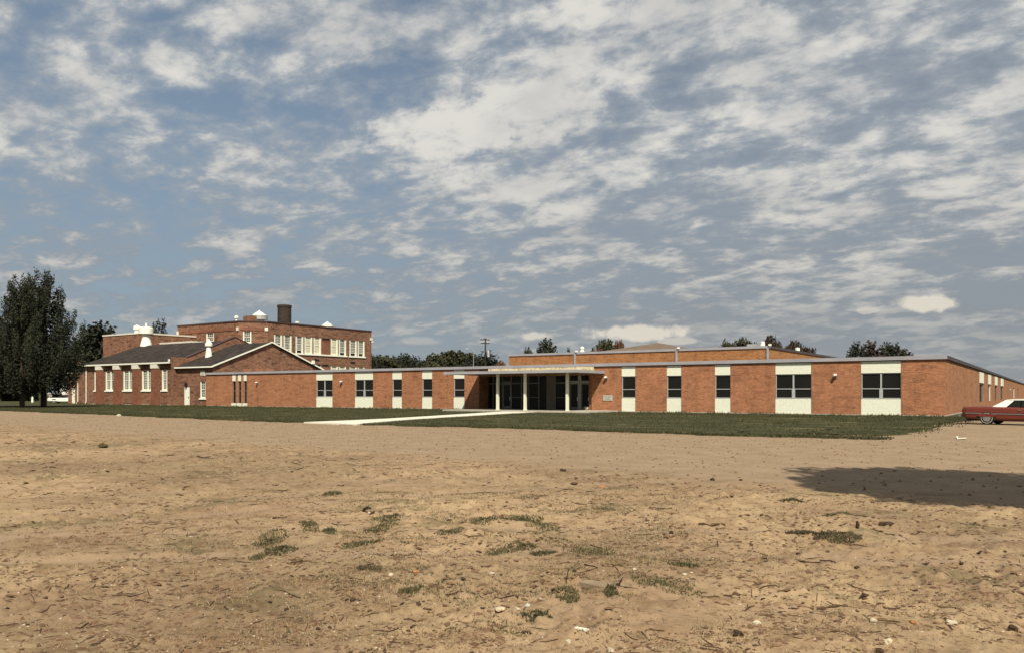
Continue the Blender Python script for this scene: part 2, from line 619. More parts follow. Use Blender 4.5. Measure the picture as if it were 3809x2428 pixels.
def leaf_mat(name, dark, light, scale=1.5):
    m, T, b, pos = new_mat(name, 0.7, 0.2)
    n = T.noise(pos, scale, 3.0, 0.6)
    n2 = T.n('ShaderNodeTexWhiteNoise')
    T.put(n2.inputs['Vector'], T.vm('SNAP', pos, (0.35, 0.35, 0.35)))
    f = T.m('ADD', T.m('MULTIPLY', n, 0.7), T.m('MULTIPLY', n2.outputs['Value'], 0.3))
    T.put(b.inputs['Base Color'], T.mix(T.ramp(f, 0.3, 0.7), dark, light))
    return m


def glass_mat(name, col=(0.012, 0.012, 0.010), rough=0.18, spec=0.15):
    m, T, b, pos = new_mat(name, rough, spec)
    n = T.noise(pos, 0.8, 3.0, 0.5)
    T.put(b.inputs['Base Color'], T.mix(n, tuple(c * 0.6 for c in col), tuple(c * 1.5 for c in col)))
    return m


M = {
    'ground': ground_mat(),
    'lawn': lawn_mat(),
    'new_brick': brick_mat('orange_brick', (0.360, 0.138, 0.066), (0.265, 0.090, 0.042), (0.3750, 0.2475, 0.1425), 0.25, 0.34),
    'gym_brick': brick_mat('tan_orange_brick', (0.3375, 0.1350, 0.0465), (0.2550, 0.0885, 0.0300), (0.3750, 0.2475, 0.1275), 0.25, 0.34),
    'old_brick': brick_mat('brown_brick', (0.265, 0.118, 0.068), (0.150, 0.070, 0.044), (0.2025, 0.1350, 0.0900), 0.5, 0.50),
    'pilaster_brick': brick_mat('red_pilaster_brick', (0.2250, 0.0713, 0.0360), (0.1500, 0.0495, 0.0270), (0.2250, 0.1425, 0.0975), 0.3, 0.12),
    'chimney_brick': brick_mat('sooty_brick', (0.046, 0.030, 0.022), (0.030, 0.021, 0.016), (0.06, 0.045, 0.035), 0.4, 0.12),
    'panel': plain('pebbled_white_panel', (0.6882, 0.6975, 0.5580), 0.8, 0.2, 0.05, 6.0, bump=0.3, bscale=30.0, spots=((0.4836, 0.4929, 0.3906), 11.0, 0.58, 0.5)),
    'stone': plain('cream_stone', (0.6138, 0.5394, 0.3348), 0.85, 0.2, 0.10, 3.0, bump=0.5, bscale=12.0, spots=((0.3906, 0.2511, 0.1209), 3.4, 0.54, 0.7)),
    'pink_stone': plain('pinkish_stone', (0.3000, 0.1425, 0.0825), 0.9, 0.1, 0.1, 3.0),
    'limestone': plain('limestone', (0.6138, 0.5766, 0.4650), 0.85, 0.2, 0.08, 3.0),
    'plaque': plain('grey_plaque', (0.3750, 0.3675, 0.3150), 0.7, 0.3, 0.12, 7.0),
    'plaque_dark': plain('plaque_relief', (0.3000, 0.3000, 0.2550), 0.7, 0.3, 0.12, 9.0),
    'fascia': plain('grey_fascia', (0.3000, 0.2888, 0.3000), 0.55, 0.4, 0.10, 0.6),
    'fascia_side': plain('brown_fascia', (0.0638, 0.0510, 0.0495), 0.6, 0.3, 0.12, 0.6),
    'fascia_old': plain('dark_coping', (0.0562, 0.0338, 0.0315), 0.7, 0.3, 0.15, 0.8),
    'roof_flat': plain('gravel_roof', (0.1650, 0.1500, 0.1350), 0.9, 0.1, 0.15, 2.0),
    'roof_tan': plain('tan_roof', (0.150, 0.112, 0.080), 0.9, 0.1, 0.10, 0.8),
    'shingle': plain('dark_shingle', (0.040, 0.033, 0.029), 0.95, 0.03, 0.35, 0.9, bump=0.6, bscale=5.0, spots=((0.0713, 0.0638, 0.0600), 1.3, 0.60, 0.6)),
    'white': plain('white_paint', (0.7440, 0.7440, 0.6138), 0.55, 0.4, 0.05, 1.5),
    'white_metal': plain('white_metal', (0.7440, 0.7440, 0.6324), 0.45, 0.5, 0.04, 1.0),
    'galv': plain('galvanised', (0.4650, 0.4650, 0.4500), 0.4, 0.5, 0.08, 1.0, metal=0.4),
    'alu': plain('aluminium_frame', (0.3750, 0.3750, 0.3600), 0.4, 0.5, 0.08, 2.0),
    'alu_dark': plain('bronze_frame', (0.1500, 0.1500, 0.1275), 0.45, 0.5, 0.1, 2.0),
    'glass': glass_mat('dark_glass'),
    'old_glass': glass_mat('old_glass', (0.0375, 0.0390, 0.0338), 0.2),
    'shade': plain('cream_window_shade', (0.4650, 0.4350, 0.3000), 0.8, 0.2, 0.08, 1.5),
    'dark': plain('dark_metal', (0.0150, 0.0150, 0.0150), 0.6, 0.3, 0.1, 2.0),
    'soffit': plain('soffit_board', (0.1875, 0.1650, 0.1275), 0.8, 0.2, 0.08, 1.0),
    'concrete': plain('concrete', (0.3750, 0.3450, 0.2775), 0.9, 0.15, 0.10, 1.2, bump=0.3, bscale=20.0),
    'walk': plain('bleached_concrete', (0.6138, 0.5766, 0.4650), 0.9, 0.15, 0.07, 0.8, bump=0.3, bscale=15.0),
    'column': plain('cream_column_paint', (0.6696, 0.6510, 0.5022), 0.6, 0.3, 0.06, 2.0),
    'wood_pole': plain('creosoted_wood', (0.0375, 0.0263, 0.0195), 0.9, 0.1, 0.25, 3.0),
    'bark': plain('bark', (0.0562, 0.0413, 0.0315), 0.95, 0.1, 0.35, 6.0, bump=0.8, bscale=9.0),
    'pine': leaf_mat('pine_needles', (0.0135, 0.0173, 0.0097), (0.0345, 0.0375, 0.0195), 0.9),
    'conifer': leaf_mat('spruce_needles', (0.0165, 0.0203, 0.0120), (0.0390, 0.0413, 0.0225), 0.7),
    'leaf': leaf_mat('green_leaves', (0.0225, 0.0255, 0.0120), (0.0585, 0.0555, 0.0240), 0.6),
    'leaf_red': leaf_mat('russet_leaves', (0.0825, 0.0375, 0.0195), (0.1500, 0.0638, 0.0338), 0.8),
    'leaf_brown': leaf_mat('brown_leaves', (0.0300, 0.0210, 0.0150), (0.0562, 0.0375, 0.0240), 0.7),
    'blade': lawn_mat('lawn_blades', 1.12),
    'weed': leaf_mat('weed_blades', (0.050, 0.050, 0.022), (0.115, 0.098, 0.046), 2.0),
    'dead_grass': leaf_mat('dead_grass', (0.062, 0.050, 0.026), (0.105, 0.086, 0.046), 2.0),
    'straw': leaf_mat('dry_grass', (0.1950, 0.1350, 0.0638), (0.3150, 0.2250, 0.1125), 2.0),
    'clod': plain('dirt_clod', (0.135, 0.078, 0.045), 0.95, 0.1, 0.35, 5.0),
    'clod_dark': plain('dark_clod', (0.0562, 0.0360, 0.0225), 0.95, 0.1, 0.3, 8.0, bump=0.5),
    'pebble': plain('pale_pebble', (0.4125, 0.3450, 0.2400), 0.85, 0.2, 0.20, 6.0),
    'white_stone': plain('white_stone', (0.46, 0.40, 0.29), 0.8, 0.2, 0.10, 9.0),
    'orange_stone': plain('orange_stone', (0.3150, 0.1425, 0.0525), 0.85, 0.2, 0.15, 12.0),
    'olive_rock': plain('olive_rock', (0.0638, 0.0562, 0.0225), 0.9, 0.15, 0.35, 14.0, bump=0.6),
    'twig': plain('twig_wood', (0.0638, 0.0390, 0.0240), 0.9, 0.1, 0.3, 12.0),
    'pale_wood': plain('weathered_board', (0.24, 0.18, 0.115), 0.9, 0.1, 0.15, 8.0),
    'car_red': plain('red_car_paint', (0.150, 0.030, 0.018), 0.35, 0.5, 0.05, 1.0),
    'car_white': plain('white_car_paint', (0.7254, 0.7161, 0.6138), 0.35, 0.5, 0.03, 1.0),
    'chrome': plain('chrome', (0.6696, 0.6510, 0.6138), 0.2, 0.6, 0.04, 2.0, metal=0.9),
    'rubber': plain('tyre_rubber', (0.0135, 0.0135, 0.0135), 0.8, 0.2, 0.1, 4.0),
    'tail': plain('red_lens', (0.1875, 0.0090, 0.0075), 0.25, 0.5, 0.05, 4.0),
    'siding': plain('white_siding', (0.7440, 0.7440, 0.6882), 0.7, 0.3, 0.03, 1.0),
    'rust_roof': plain('rusty_roof', (0.1950, 0.0713, 0.0450), 0.85, 0.2, 0.15, 1.5),
}


# ------------------------------------------------------------------ the setting: ground, lawn, walk
def build_ground():
    rows = [-4000, -600, -80, -15, -3, 1.0, 2.5, 3.4]
    d = 4.0
    while d < 46:
        rows.append(d)
        d *= 1.0052
    rows += [50, 55, 62, 70, 85, 110, 150, 220, 400, 900, 2500, 7000]
    cols = [-900, -60, -6, -2.2, -1.3] + list(np.linspace(-0.86, 0.86, 540)) + [1.3, 2.2, 6, 60, 900]
    D, T = np.meshgrid(np.array(rows), np.array(cols), indexing='ij')
    L = T * np.maximum(np.abs(D), 5.0)
    X = -SA * D + CA * L
    Y = CA * D + SA * L
    Z = height(X, Y)
    Z = np.where((D > 48) | (D < 0), 0, Z)
    nr, nc = D.shape
    idx = np.arange(nr * nc).reshape(nr, nc)
    polys = np.stack([idx[:-1, :-1], idx[:-1, 1:], idx[1:, 1:], idx[1:, :-1]], -1).reshape(-1, 4)
    me = fast_mesh('ground', np.stack([X, Y, Z], -1).reshape(-1, 3), polys)
    me.polygons.foreach_set('use_smooth', [True] * len(me.polygons))
    me.materials.append(M['ground'])
    tag(link(bpy.data.objects.new('ground', me)), kind='structure')


def lawn_edge(u):
    e = np.interp(u, LAWN_U, LAWN_V)
    return e + 0.9 * (vnoise(u * 0.45, u * 0 + 3, 21) - 0.5) + 0.5 * (vnoise(u * 1.7, u * 0 + 8, 22) - 0.5) + 0.22 * (vnoise(u * 6, u * 0, 23) - 0.5)


def lawn_right(v):
    return -4.6 + 1.6 * (vnoise(v * 0.5, v * 0 + 2, 31) - 0.5) + 0.8 * (vnoise(v * 2.0, v * 0 + 2, 32) - 0.5) - 0.6 * sstep(v, 42, 34) + 0.5 * sstep(v, 44, 58)


def build_lawn():
    f = np.concatenate([np.linspace(0, 0.55, 300) ** 1.0, np.linspace(0.552, 1, 760)])
    s = np.array([0, .12, .3, .6, 1, 1.5, 2.1, 2.8, 3.6, 4.5, 6, 8, 10.5, 13, 16, 20, 24, 28, 31, 34, 60, 200])
    us = -230 + (230 - 4.6) * f
    U = np.repeat(us[None, :], len(s), 0)
    V = lawn_edge(us)[None, :] + s[:, None]
    # pull the last columns to the ragged right margin
    R = lawn_right(V)
    U = -230 + (R + 230) * f[None, :]
    V = lawn_edge(U) + s[:, None]
    Z = 0.012 + 0.028 * sstep(s, 0, 1.5)[:, None] + 0.035 * (vnoise(U * 1.1, V * 1.1, 41) - 0.5) * sstep(s, 0, 1.5)[:, None]
    Z = np.where(V > 58, 0.02, Z)
    # bare tongues where the grass has worn through near the edge
    nr, nc = U.shape
    idx = np.arange(nr * nc).reshape(nr, nc)
    polys = np.stack([idx[:-1, :-1], idx[:-1, 1:], idx[1:, 1:], idx[1:, :-1]], -1).reshape(-1, 4)
    cu = (U[:-1, :-1] + U[1:, 1:]) / 2
    cv = (V[:-1, :-1] + V[1:, 1:]) / 2
    hole = vnoise(cu * 0.9, cv * 3.0, 44) * 0.6 + vnoise(cu * 3.1, cv * 6.0, 45) * 0.4
    near = np.repeat(np.exp(-s[:-1] / 1.6)[:, None], nc - 1, 1)
    corner = np.exp(-(((cu + 6.0) / 3.0) ** 2 + ((cv - 33.5) / 2.5) ** 2))
    keep = (hole < 0.86 - 0.22 * near - 0.20 * corner).reshape(-1)
    me = fast_mesh('lawn', np.stack([U, V, Z], -1).reshape(-1, 3), polys[keep])
    me.polygons.foreach_set('use_smooth', [True] * len(me.polygons))
    me.materials.append(M['lawn'])
    tag(link(bpy.data.objects.new('lawn', me)), kind='structure')


def blades(name, C, h, w, mat, rng, lean=0.5):
    """one triangle blade per point of C (n,3); h, w arrays"""
    n = len(C)
    a = rng.uniform(0, 2 * math.pi, n)
    b = rng.uniform(0, 2 * math.pi, n)
    V = np.empty((n, 3, 3))
    dx, dy = np.cos(a) * w / 2, np.sin(a) * w / 2
    V[:, 0] = C + np.stack([dx, dy, np.zeros(n) - 0.004], -1)
    V[:, 1] = C - np.stack([dx, dy, np.zeros(n) + 0.004], -1)
    k = rng.uniform(0.1, lean, n) * h
    V[:, 2] = C + np.stack([np.cos(b) * k, np.sin(b) * k, h], -1)
    me = fast_mesh(name, V.reshape(-1, 3), np.arange(3 * n).reshape(n, 3))
    me.materials.append(mat)
    return me


build_ground()
build_lawn()

WALK_L = [(-35.2, 31.0), (-35.2, 34.0), (-35.6, 38.0), (-37.0, 44.0), (-38.6, 50.0), (-40.0, 55.0), (-41.0, 59.55)]
WALK_R = [(-30.6, 30.6), (-32.0, 34.0), (-33.4, 38.0), (-34.7, 44.0), (-35.9, 50.0), (-36.9, 55.0), (-37.6, 59.55)]


def build_walk():
    mb = MB()
    n = len(WALK_L)
    for z in (0.0, 0.075):
        mb.v += [(x, y, z) for x, y in WALK_L] + [(x, y, z) for x, y in WALK_R]
    for i in range(n - 1):
        mb.f += [(i, i + 1, n + i + 1, n + i), (2 * n + i, 3 * n + i, 3 * n + i + 1, 2 * n + i + 1)]
        mb.f += [(i, 2 * n + i, 2 * n + i + 1, i + 1), (n + i, n + i + 1, 3 * n + i + 1, 3 * n + i)]
    mb.f += [(0, n, 3 * n, 2 * n)]
    tag(mb.build('path', M['walk']), kind='structure')


build_walk()
V0 = 65.8                                     # front wall of the classroom wing
UL = on_v(766, V0)[0]
U0 = on_v(3515, V0)[0]
UA, UB = on_v(1782, V0)[0], on_v(2250, V0)[0]  # canopy span
slab = MB().box(UA + 0.2, UB + 1.4, 59.6, V0 + 1.75, 0.0, 0.15)
tag(slab.build('entrance_pavement', M['concrete']), kind='structure')


# ------------------------------------------------------------------ walls and windows
def wall_boxes(mb, s0, s1, z0, z1, holes, thick=0.35):
    """brick wall with rectangular openings (a, b, c, d) = s-range, z-range"""
    cuts = sorted({s0, s1, *[h[0] for h in holes], *[h[1] for h in holes]})
    for a, b in zip(cuts[:-1], cuts[1:]):
        if b - a < 1e-4:
            continue
        zs = sorted([(h[2], h[3]) for h in holes if h[0] <= a + 1e-5 and h[1] >= b - 1e-5])
        z = z0
        for c, d in zs:
            if c > z + 1e-4:
                mb.box(a, b, -thick, 0, z, c)
            z = d
        if z < z1 - 1e-4:
            mb.box(a, b, -thick, 0, z, z1)
    return mb


def modern_window(parent, fr, s0, s1, z0, z1, double, zt=2.03, depth=-0.20):
    """aluminium window: fixed light above, hopper below"""
    w = MB(fr)
    o0, o1 = depth, depth + 0.09
    e = 0.06
    w.box(s0, s0 + e, o0, o1, z0, z1).box(s1 - e, s1, o0, o1, z0, z1)
    w.box(s0 + e, s1 - e, o0, o1, z1 - e, z1).box(s0 + e, s1 - e, o0, o1 + 0.05, z0, z0 + 0.07)
    cols = [(s0 + e, s1 - e)]
    if double:
        c = (s0 + s1) / 2
        cols = [(s0 + e, c - 0.055), (c + 0.055, s1 - e)]
        w.box(c - 0.055, c + 0.055, o0, o1 + 0.02, zt, z1 - e)
        w.box(c - 0.12, c + 0.12, o0, o1 + 0.03, z0 + 0.07, zt)
    for a, b in cols:
        w.box(a, b, o0 + 0.002, o1 - 0.002, zt, zt + 0.06)
    fo = w.build('window', M['alu'], parent)
    for a, b in cols:
        for c, d in ((z0 + 0.07, zt), (zt + 0.06, z1 - e)):
            MB(fr).box(a, b, o0 + 0.02, o0 + 0.035, c, d).build('pane', M['glass'], fo)
    return fo


def sash_window(parent, fr, s0, s1, z0, z1, units=1, cols=3, rows=(3, 3), jamb=0.14, gap=(), shade=(), depth=-0.24, sill=True, only_top=False):
    """white painted double hung sashes with muntins; gap: units whose lower sash is raised"""
    w = MB(fr)
    o0, o1 = depth, depth + 0.14
    W = (s1 - s0 - jamb) / units
    for k in range(units + 1):
        a = s0 + k * W
        w.box(a, a + jamb, o0, o1 + 0.06, z0, z1)
    glass = []
    zm = (z0 + z1) / 2
    for k in range(units):
        a, b = s0 + k * W + jamb, s0 + (k + 1) * W
        w.box(a, b, o0, o1, z1 - 0.10, z1)
        lift = 0.16 * (z1 - z0) if k in gap else 0.0
        w.box(a, b, o0, o1 - 0.02, z0, z0 + 0.06)
        for (c, d, n, off) in ((zm, z1 - 0.10, rows[0], 0.03), (z0 + lift + 0.06, zm, rows[1], 0.0)):
            w.box(a, b, o0 + 0.02 + off, o1 - 0.05 + off, c, c + 0.09)
            for i in range(1, cols):
                x = a + (b - a) * i / cols
                w.box(x - 0.02, x + 0.02, o0 + 0.04 + off, o1 - 0.06 + off, c + 0.09, d)
            for j in range(1, n):
                z = c + 0.09 + (d - c - 0.09) * j / n
                for i in range(cols):
                    x0 = a + (b - a) * i / cols + (0.02 if i else 0)
                    x1 = a + (b - a) * (i + 1) / cols - (0.02 if i < cols - 1 else 0)
                    w.box(x0, x1, o0 + 0.042 + off, o1 - 0.062 + off, z - 0.02, z + 0.02)
            glass.append((a, b, c + 0.09, d, o0 + 0.03 + off, M['shade'] if (k in shade) else M['old_glass']))
        if lift:
            glass.append((a, b, z0 + 0.06, z0 + lift + 0.06, o0 - 0.05, M['dark']))  # no glass here: dark sheet stands for the unlit room behind the gap
    fo = w.build('window', M['white'], parent)
    for a, b, c, d, o, mt in glass:
        MB(fr).box(a, b, o - 0.012, o, c, d).build('pane', mt, fo)
    if sill:
        MB(fr).box(s0 - 0.12, s1 + 0.12, depth, 0.14, z0 - 0.20, z0).build('sill', M['white'], fo)
    return fo


def coping(parent, fr, s0, s1, o0, o1, z0, z1, mat, name='coping'):
    return MB(fr).box(s0, s1, o0, o1, z0, z1).build(name, mat, parent)


def wall_lamp(parent, fr, s, z, k=1.0):
    lamp = MB(fr).box(s - 0.07 * k, s + 0.07 * k, 0.0, 0.08, z - 0.16, z + 0.12)
    lamp.box(s - 0.07 * k, s + 0.07 * k, 0.081, 0.36, z - 0.02, z + 0.06)
    lo = lamp.build('wall_lamp', M['alu_dark'], parent)
    hood = MB(fr).prism([(0.10, z + 0.062), (0.38, z + 0.062), (0.34, z + 0.14), (0.24, z + 0.19), (0.12, z + 0.16)], 's', s - 0.10 * k, s + 0.10 * k)
    hood.build('lamp_hood', M['white_metal'], lo)
    return lo


FRONT = ((0, V0), (1, 0), (0, -1))
RIGHT = ((U0, 0), (0, 1), (1, 0))
ZT, ZF = 4.47, 4.20                            # top and underside of the fascia

# ------------------------------------------------------------------ the long single-storey wing
wing = thing('classroom_wing', 'long new single-storey orange brick school wing with white panels and entrance canopy', 'building', ((UL + U0) / 2, V0, 0))
bays = [(1175, 1236, 1), (1319, 1387, 1), (1458, 1494, 0), (1569, 1607, 0), (1686, 1727, 0),
        (2311, 2363, 0), (2479, 2534, 0), (2658, 2717, 0), (2883, 3018, 1), (3202, 3352, 1)]
slits = [(864, 876), (885, 896), (906, 917)]
span = [(on_v(a, V0)[0], on_v(b, V0)[0], k) for a, b, k in bays]
sspan = [(on_v(a, V0)[0], on_v(b, V0)[0]) for a, b in slits]
solid = sorted([(a, b) for a, b, k in span] + sspan + [(UA, on_v(2200, V0)[0])])
prev = UL
for a, b in solid + [(U0, U0)]:
    if a - prev > 0.05:
        MB(FRONT).box(prev, a, -0.32, 0.0, 0.10, ZF).build('brick_pier', M['new_brick'], wing)
    prev = b
for a, b, k in span:
    MB(FRONT).box(a + 0.01, b - 0.01, -0.30, -0.045, 3.25, ZF - 0.06).build('upper_panel', M['panel'], wing)
    MB(FRONT).box(a + 0.01, b - 0.01, -0.30, -0.045, 0.08, 1.27).build('lower_panel', M['panel'], wing)
    modern_window(wing, FRONT, a + 0.02, b - 0.02, 1.29, 3.24, k)
for a, b in sspan:
    MB(FRONT).box(a, b, -0.30, 0.015, 3.30, ZF - 0.10).build('upper_panel', M['panel'], wing)
    MB(FRONT).box(a - 0.12, b + 0.12, -0.30, 0.10, 0.0, 0.45).build('lower_panel', M['panel'], wing)
    w = MB(FRONT)
    w.box(a, a + 0.06, -0.2, -0.11, 0.46, 3.29).box(b - 0.06, b, -0.2, -0.11, 0.46, 3.29)
    w.box(a + 0.06, b - 0.06, -0.2, -0.11, 2.0, 2.06).box(a + 0.06, b - 0.06, -0.2, -0.11, 3.23, 3.29)
    wo = w.build('window', M['alu_dark'], wing)
    MB(FRONT).box(a + 0.06, b - 0.06, -0.19, -0.17, 0.46, 2.0).build('pane', M['glass'], wo)
    MB(FRONT).box(a + 0.06, b - 0.06, -0.19, -0.17, 2.06, 3.23).build('pane', M['glass'], wo)
# foundation, fascia, roof
fo = MB(FRONT)
fo.box(UL, UA + 0.1, -0.34, 0.035, 0.0, 0.095)
fo.box(UB + 1.5, U0 + 0.035, -0.34, 0.035, 0.0, 0.095)
fo.build('foundation', M['concrete'], wing)
MB(RIGHT).box(V0 + 0.35, 330, -0.34, 0.035, 0.0, 0.095).build('foundation', M['concrete'], wing)
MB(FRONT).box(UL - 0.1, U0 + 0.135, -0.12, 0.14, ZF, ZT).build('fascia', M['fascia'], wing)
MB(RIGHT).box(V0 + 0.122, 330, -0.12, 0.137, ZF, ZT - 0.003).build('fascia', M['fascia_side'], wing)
MB().box(UL + 0.7, U0 - 0.125, V0 + 0.125, 110, ZF + 0.02, ZT - 0.05).build('roof', M['roof_flat'], wing)
MB().box(-26, U0 - 0.125, 110.01, 330, ZF + 0.02, ZT - 0.05).build('roof', M['roof_flat'], wing)
# side wall with its four tall panels
sb = []
for x0, x1 in ((3643, 3659), (3675, 3686), (3700, 3710), (3722, 3732), (3768, 3774), (3785, 3790)):
    sb.append((on_u(x0, U0)[0], on_u(x1, U0)[0]))
prev = V0 + 0.322
for i, (a, b) in enumerate(sb + [(330, 330)]):
    MB(RIGHT).box(prev, a, -0.32, 0.0, 0.10, ZF).build('brick_pier', M['new_brick'], wing)
    prev = b
for i, (a, b) in enumerate(sb):
    zb = 2.85
    if i < 4:
        MB(RIGHT).box(a, b, -0.30, 0.02, zb, ZF - 0.12).build('upper_panel', M['panel'], wing)
    else:
        MB(RIGHT).box(a, b, -0.30, -0.02, zb, ZF).build('brick_pier', M['new_brick'], wing)
    MB(RIGHT).box(a, b, -0.30, -0.10, 0.10, 0.75).build('lower_panel', M['new_brick'], wing)
    w = MB(RIGHT)
    w.box(a, a + 0.25, -0.26, -0.12, 0.76, zb).box(b - 0.45, b, -0.26, -0.10, 0.76, zb)
    w.box(a + 0.25, b - 0.45, -0.26, -0.12, zb - 0.15, zb)
    wo = w.build('window', M['limestone'] if i in (1, 4) else M['alu_dark'], wing)
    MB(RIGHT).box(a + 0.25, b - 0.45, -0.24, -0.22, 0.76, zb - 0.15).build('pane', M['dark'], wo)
for x, y in ((959, 1424), (1273, 1421), (2257, 1406), (3109, 1398)):
    u, d = on_v(x, V0)
    wall_lamp(wing, FRONT, u, zed(y, d))
v, d = on_u(3752, U0)
wall_lamp(wing, RIGHT, v, zed(1450, d), 2.0)

# entrance: canopy on three posts, storefront glazing set back
CF = 60.03
cz0, cz1 = 3.55, 3.77
MB().box(UA + 0.05, UB - 0.05, CF + 0.06, V0 - 0.06, cz0, cz0 + 0.05).build('soffit', M['soffit'], wing)
can = MB()
can.box(UA, UB, CF, CF + 0.06, cz0 - 0.03, cz1).box(UA, UA + 0.05, CF + 0.06, V0, cz0 - 0.03, cz1)
can.box(UB - 0.05, UB, CF + 0.06, V0, cz0 - 0.03, cz1)
co = can.build('canopy', M['fascia'], wing)
MB().box(UA + 0.05, UB - 0.05, CF + 0.06, V0 - 0.06, cz1 - 0.09, cz1 - 0.02).build('canopy_roof', M['roof_flat'], co)
MB().box(UA - 0.01, UB + 0.01, CF - 0.02, CF - 0.001, cz0 - 0.03, cz0 + 0.01).build('drip_edge', M['galv'], co)
for x in (1851, 1953, 2110):
    u = on_v(x, 61.4)[0]
    post = MB().box(u - 0.11, u + 0.11, 61.29, 61.51, 0.151, cz0 - 0.001)
    post.box(u - 0.14, u + 0.14, 61.26, 61.54, 0.15, 0.24)
    post.build('column', M['column'], wing)
sg = MB(FRONT)
s0, s1 = on_v(1818, V0)[0], on_v(2210, V0)[0]
n = 13
for i in range(n):
    a, b = s0 + (s1 - s0) * i / n, s0 + (s1 - s0) * (i + 1) / n
    MB(FRONT).box(a + 0.008, b - 0.008, -0.25, 0.120 + 0.008 * ((i * 7) % 3), cz1 + 0.01, ZF - 0.015).build('stone_block', M['stone'], wing)
MB(FRONT).box(UA, on_v(2208, V0)[0], -0.32, -0.251, cz0 - 0.15, ZF).build('lintel', M['new_brick'], wing)
GV = V0 + 1.6
GF = ((0, GV), (1, 0), (0, -1))
MB().box(UA - 0.3, UA, V0 + 0.33, GV + 0.2, 0.10, ZF - 0.02).build('brick_return', M['new_brick'], wing)
ur = on_v(2197, V0 + 0.35)[0]
MB(FRONT).box(ur - 0.15, on_v(2200, V0)[0] - 0.02, -1.9, -0.35, 0.15, 3.54).build('brick_return', M['new_brick'], wing)
MB().box(UA, UB - 0.3, V0 + 0.0, GV + 0.3, 3.53, 3.60).build('entrance_ceiling', M['soffit'], wing)
px0 = 1780
mull = [(245, 262, 0.15, 3.5), (405, 425, 0.15, 3.5), (552, 575, 0.15, 3.5), (735, 752, 0.15, 3.5), (862, 876, 0.15, 3.5),
        (1030, 1048, 0.15, 3.5), (1312, 1330, 0.15, 3.5), (1495, 1512, 0.15, 3.5), (1562, 1580, 0.15, 3.5), (1715, 1770, 0.15, 3.5), (1905, 1925, 0.15, 3.5)]
mg = []
for a, b, z0, z1 in mull:
    mg.append((on_v(px0 + a / 4.63, GV)[0], on_v(px0 + b / 4.63, GV)[0]))
for i, (a, b) in enumerate(mg[1:]):
    MB(GF).box(a, b, -0.10, 0.05, 0.15, 3.53).build('mullion', M['alu'] if i == 8 else M['alu_dark'], wing)
gaps = list(zip([UA] + [b for a, b in mg], [a for a, b in mg] + [ur - 0.2]))
front = MB(GF).box(mg[0][0], mg[0][1], -0.10, 0.05, 0.15, 3.53).build('mullion', M['alu_dark'], wing)
for i, (a, b) in enumerate(gaps):
    if b - a < 0.12:
        continue
    if i == 6:      # solid board between the two glazed runs
        c = a + (b - a) * 0.45
        MB(GF).box(a, c, -0.06, -0.04, 0.15, 3.53).build('pane', M['glass'], front)
        MB(GF).box(c, b, -0.08, 0.0, 0.15, 3.53).build('infill_board', M['soffit'], front)
        continue
    door = i in (2, 9, 10)
    MB(GF).box(a, b, -0.09, 0.03, 2.66, 2.78 if not door else 2.92).build('transom_bar', M['alu_dark'] if i < 8 else M['alu'], front)
    if not door and i > 2:
        MB(GF).box(a, b, -0.09, 0.02, 1.27, 1.34).build('mid_rail', M['alu_dark'], front)
    if door:
        d_ = MB(GF)
        d_.box(a, a + 0.09, -0.08, 0.01, 0.17, 2.66).box(b - 0.09, b, -0.08, 0.01, 0.17, 2.66)
        d_.box(a + 0.09, b - 0.09, -0.08, 0.01, 0.17, 0.40).box(a + 0.09, b - 0.09, -0.08, 0.01, 2.56, 2.66)
        do = d_.build('door', M['alu_dark'], wing)
        MB(GF).box(a + 0.09, b - 0.09, -0.05, -0.03, 0.40, 2.56).build('pane', M['glass'], do)
        MB(GF).box(b - 0.08, b - 0.03, 0.012, 0.07, 1.0, 1.35).build('handle', M['chrome'], do)
        MB(GF).box(a, b, -0.06, -0.04, 2.92, 3.53).build('pane', M['glass'], front)
    else:
        MB(GF).box(a, b, -0.06, -0.04, 0.20, 2.66).build('pane', M['glass'], front)
        MB(GF).box(a, b, -0.06, -0.04, 2.78, 3.53).build('pane', M['glass'], front)
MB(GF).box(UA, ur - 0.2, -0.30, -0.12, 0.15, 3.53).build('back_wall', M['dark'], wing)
# memorial plaque
a, b = on_v(2243.5, V0)[0], on_v(2278.5, V0)[0]
d = on_v(2261, V0)[1]
pz0, pz1 = zed(1488.5, d), zed(1468, d)
pl = MB(FRONT).box(a, b, 0.001, 0.05, pz0, pz1).build('plaque', M['plaque'], wing)
rel = MB(FRONT)
for r, row in enumerate(((0.12, 0.88), (0.18, 0.70), (0.25, 0.80))):
    zc = pz1 - (pz1 - pz0) * (0.26 + 0.24 * r)
    rel.box(a + (b - a) * row[0], a + (b - a) * row[1], 0.052, 0.058, zc - 0.03, zc + 0.03)
rel.build('worn_relief', M['plaque_dark'], pl)
# white block by the door
bx, by, bd = gnd(2180, 1523, 0.15)
blk = MB().lathe(bx, by, [(0.12, 0.151), (0.20, 0.18), (0.24, 0.30), (0.22, 0.42), (0.14, 0.48)], 10)
tag(blk.build('stone_block', M['white_stone'], smooth=True), 'rounded white stone block on the entrance pavement by the glass doors', 'block')

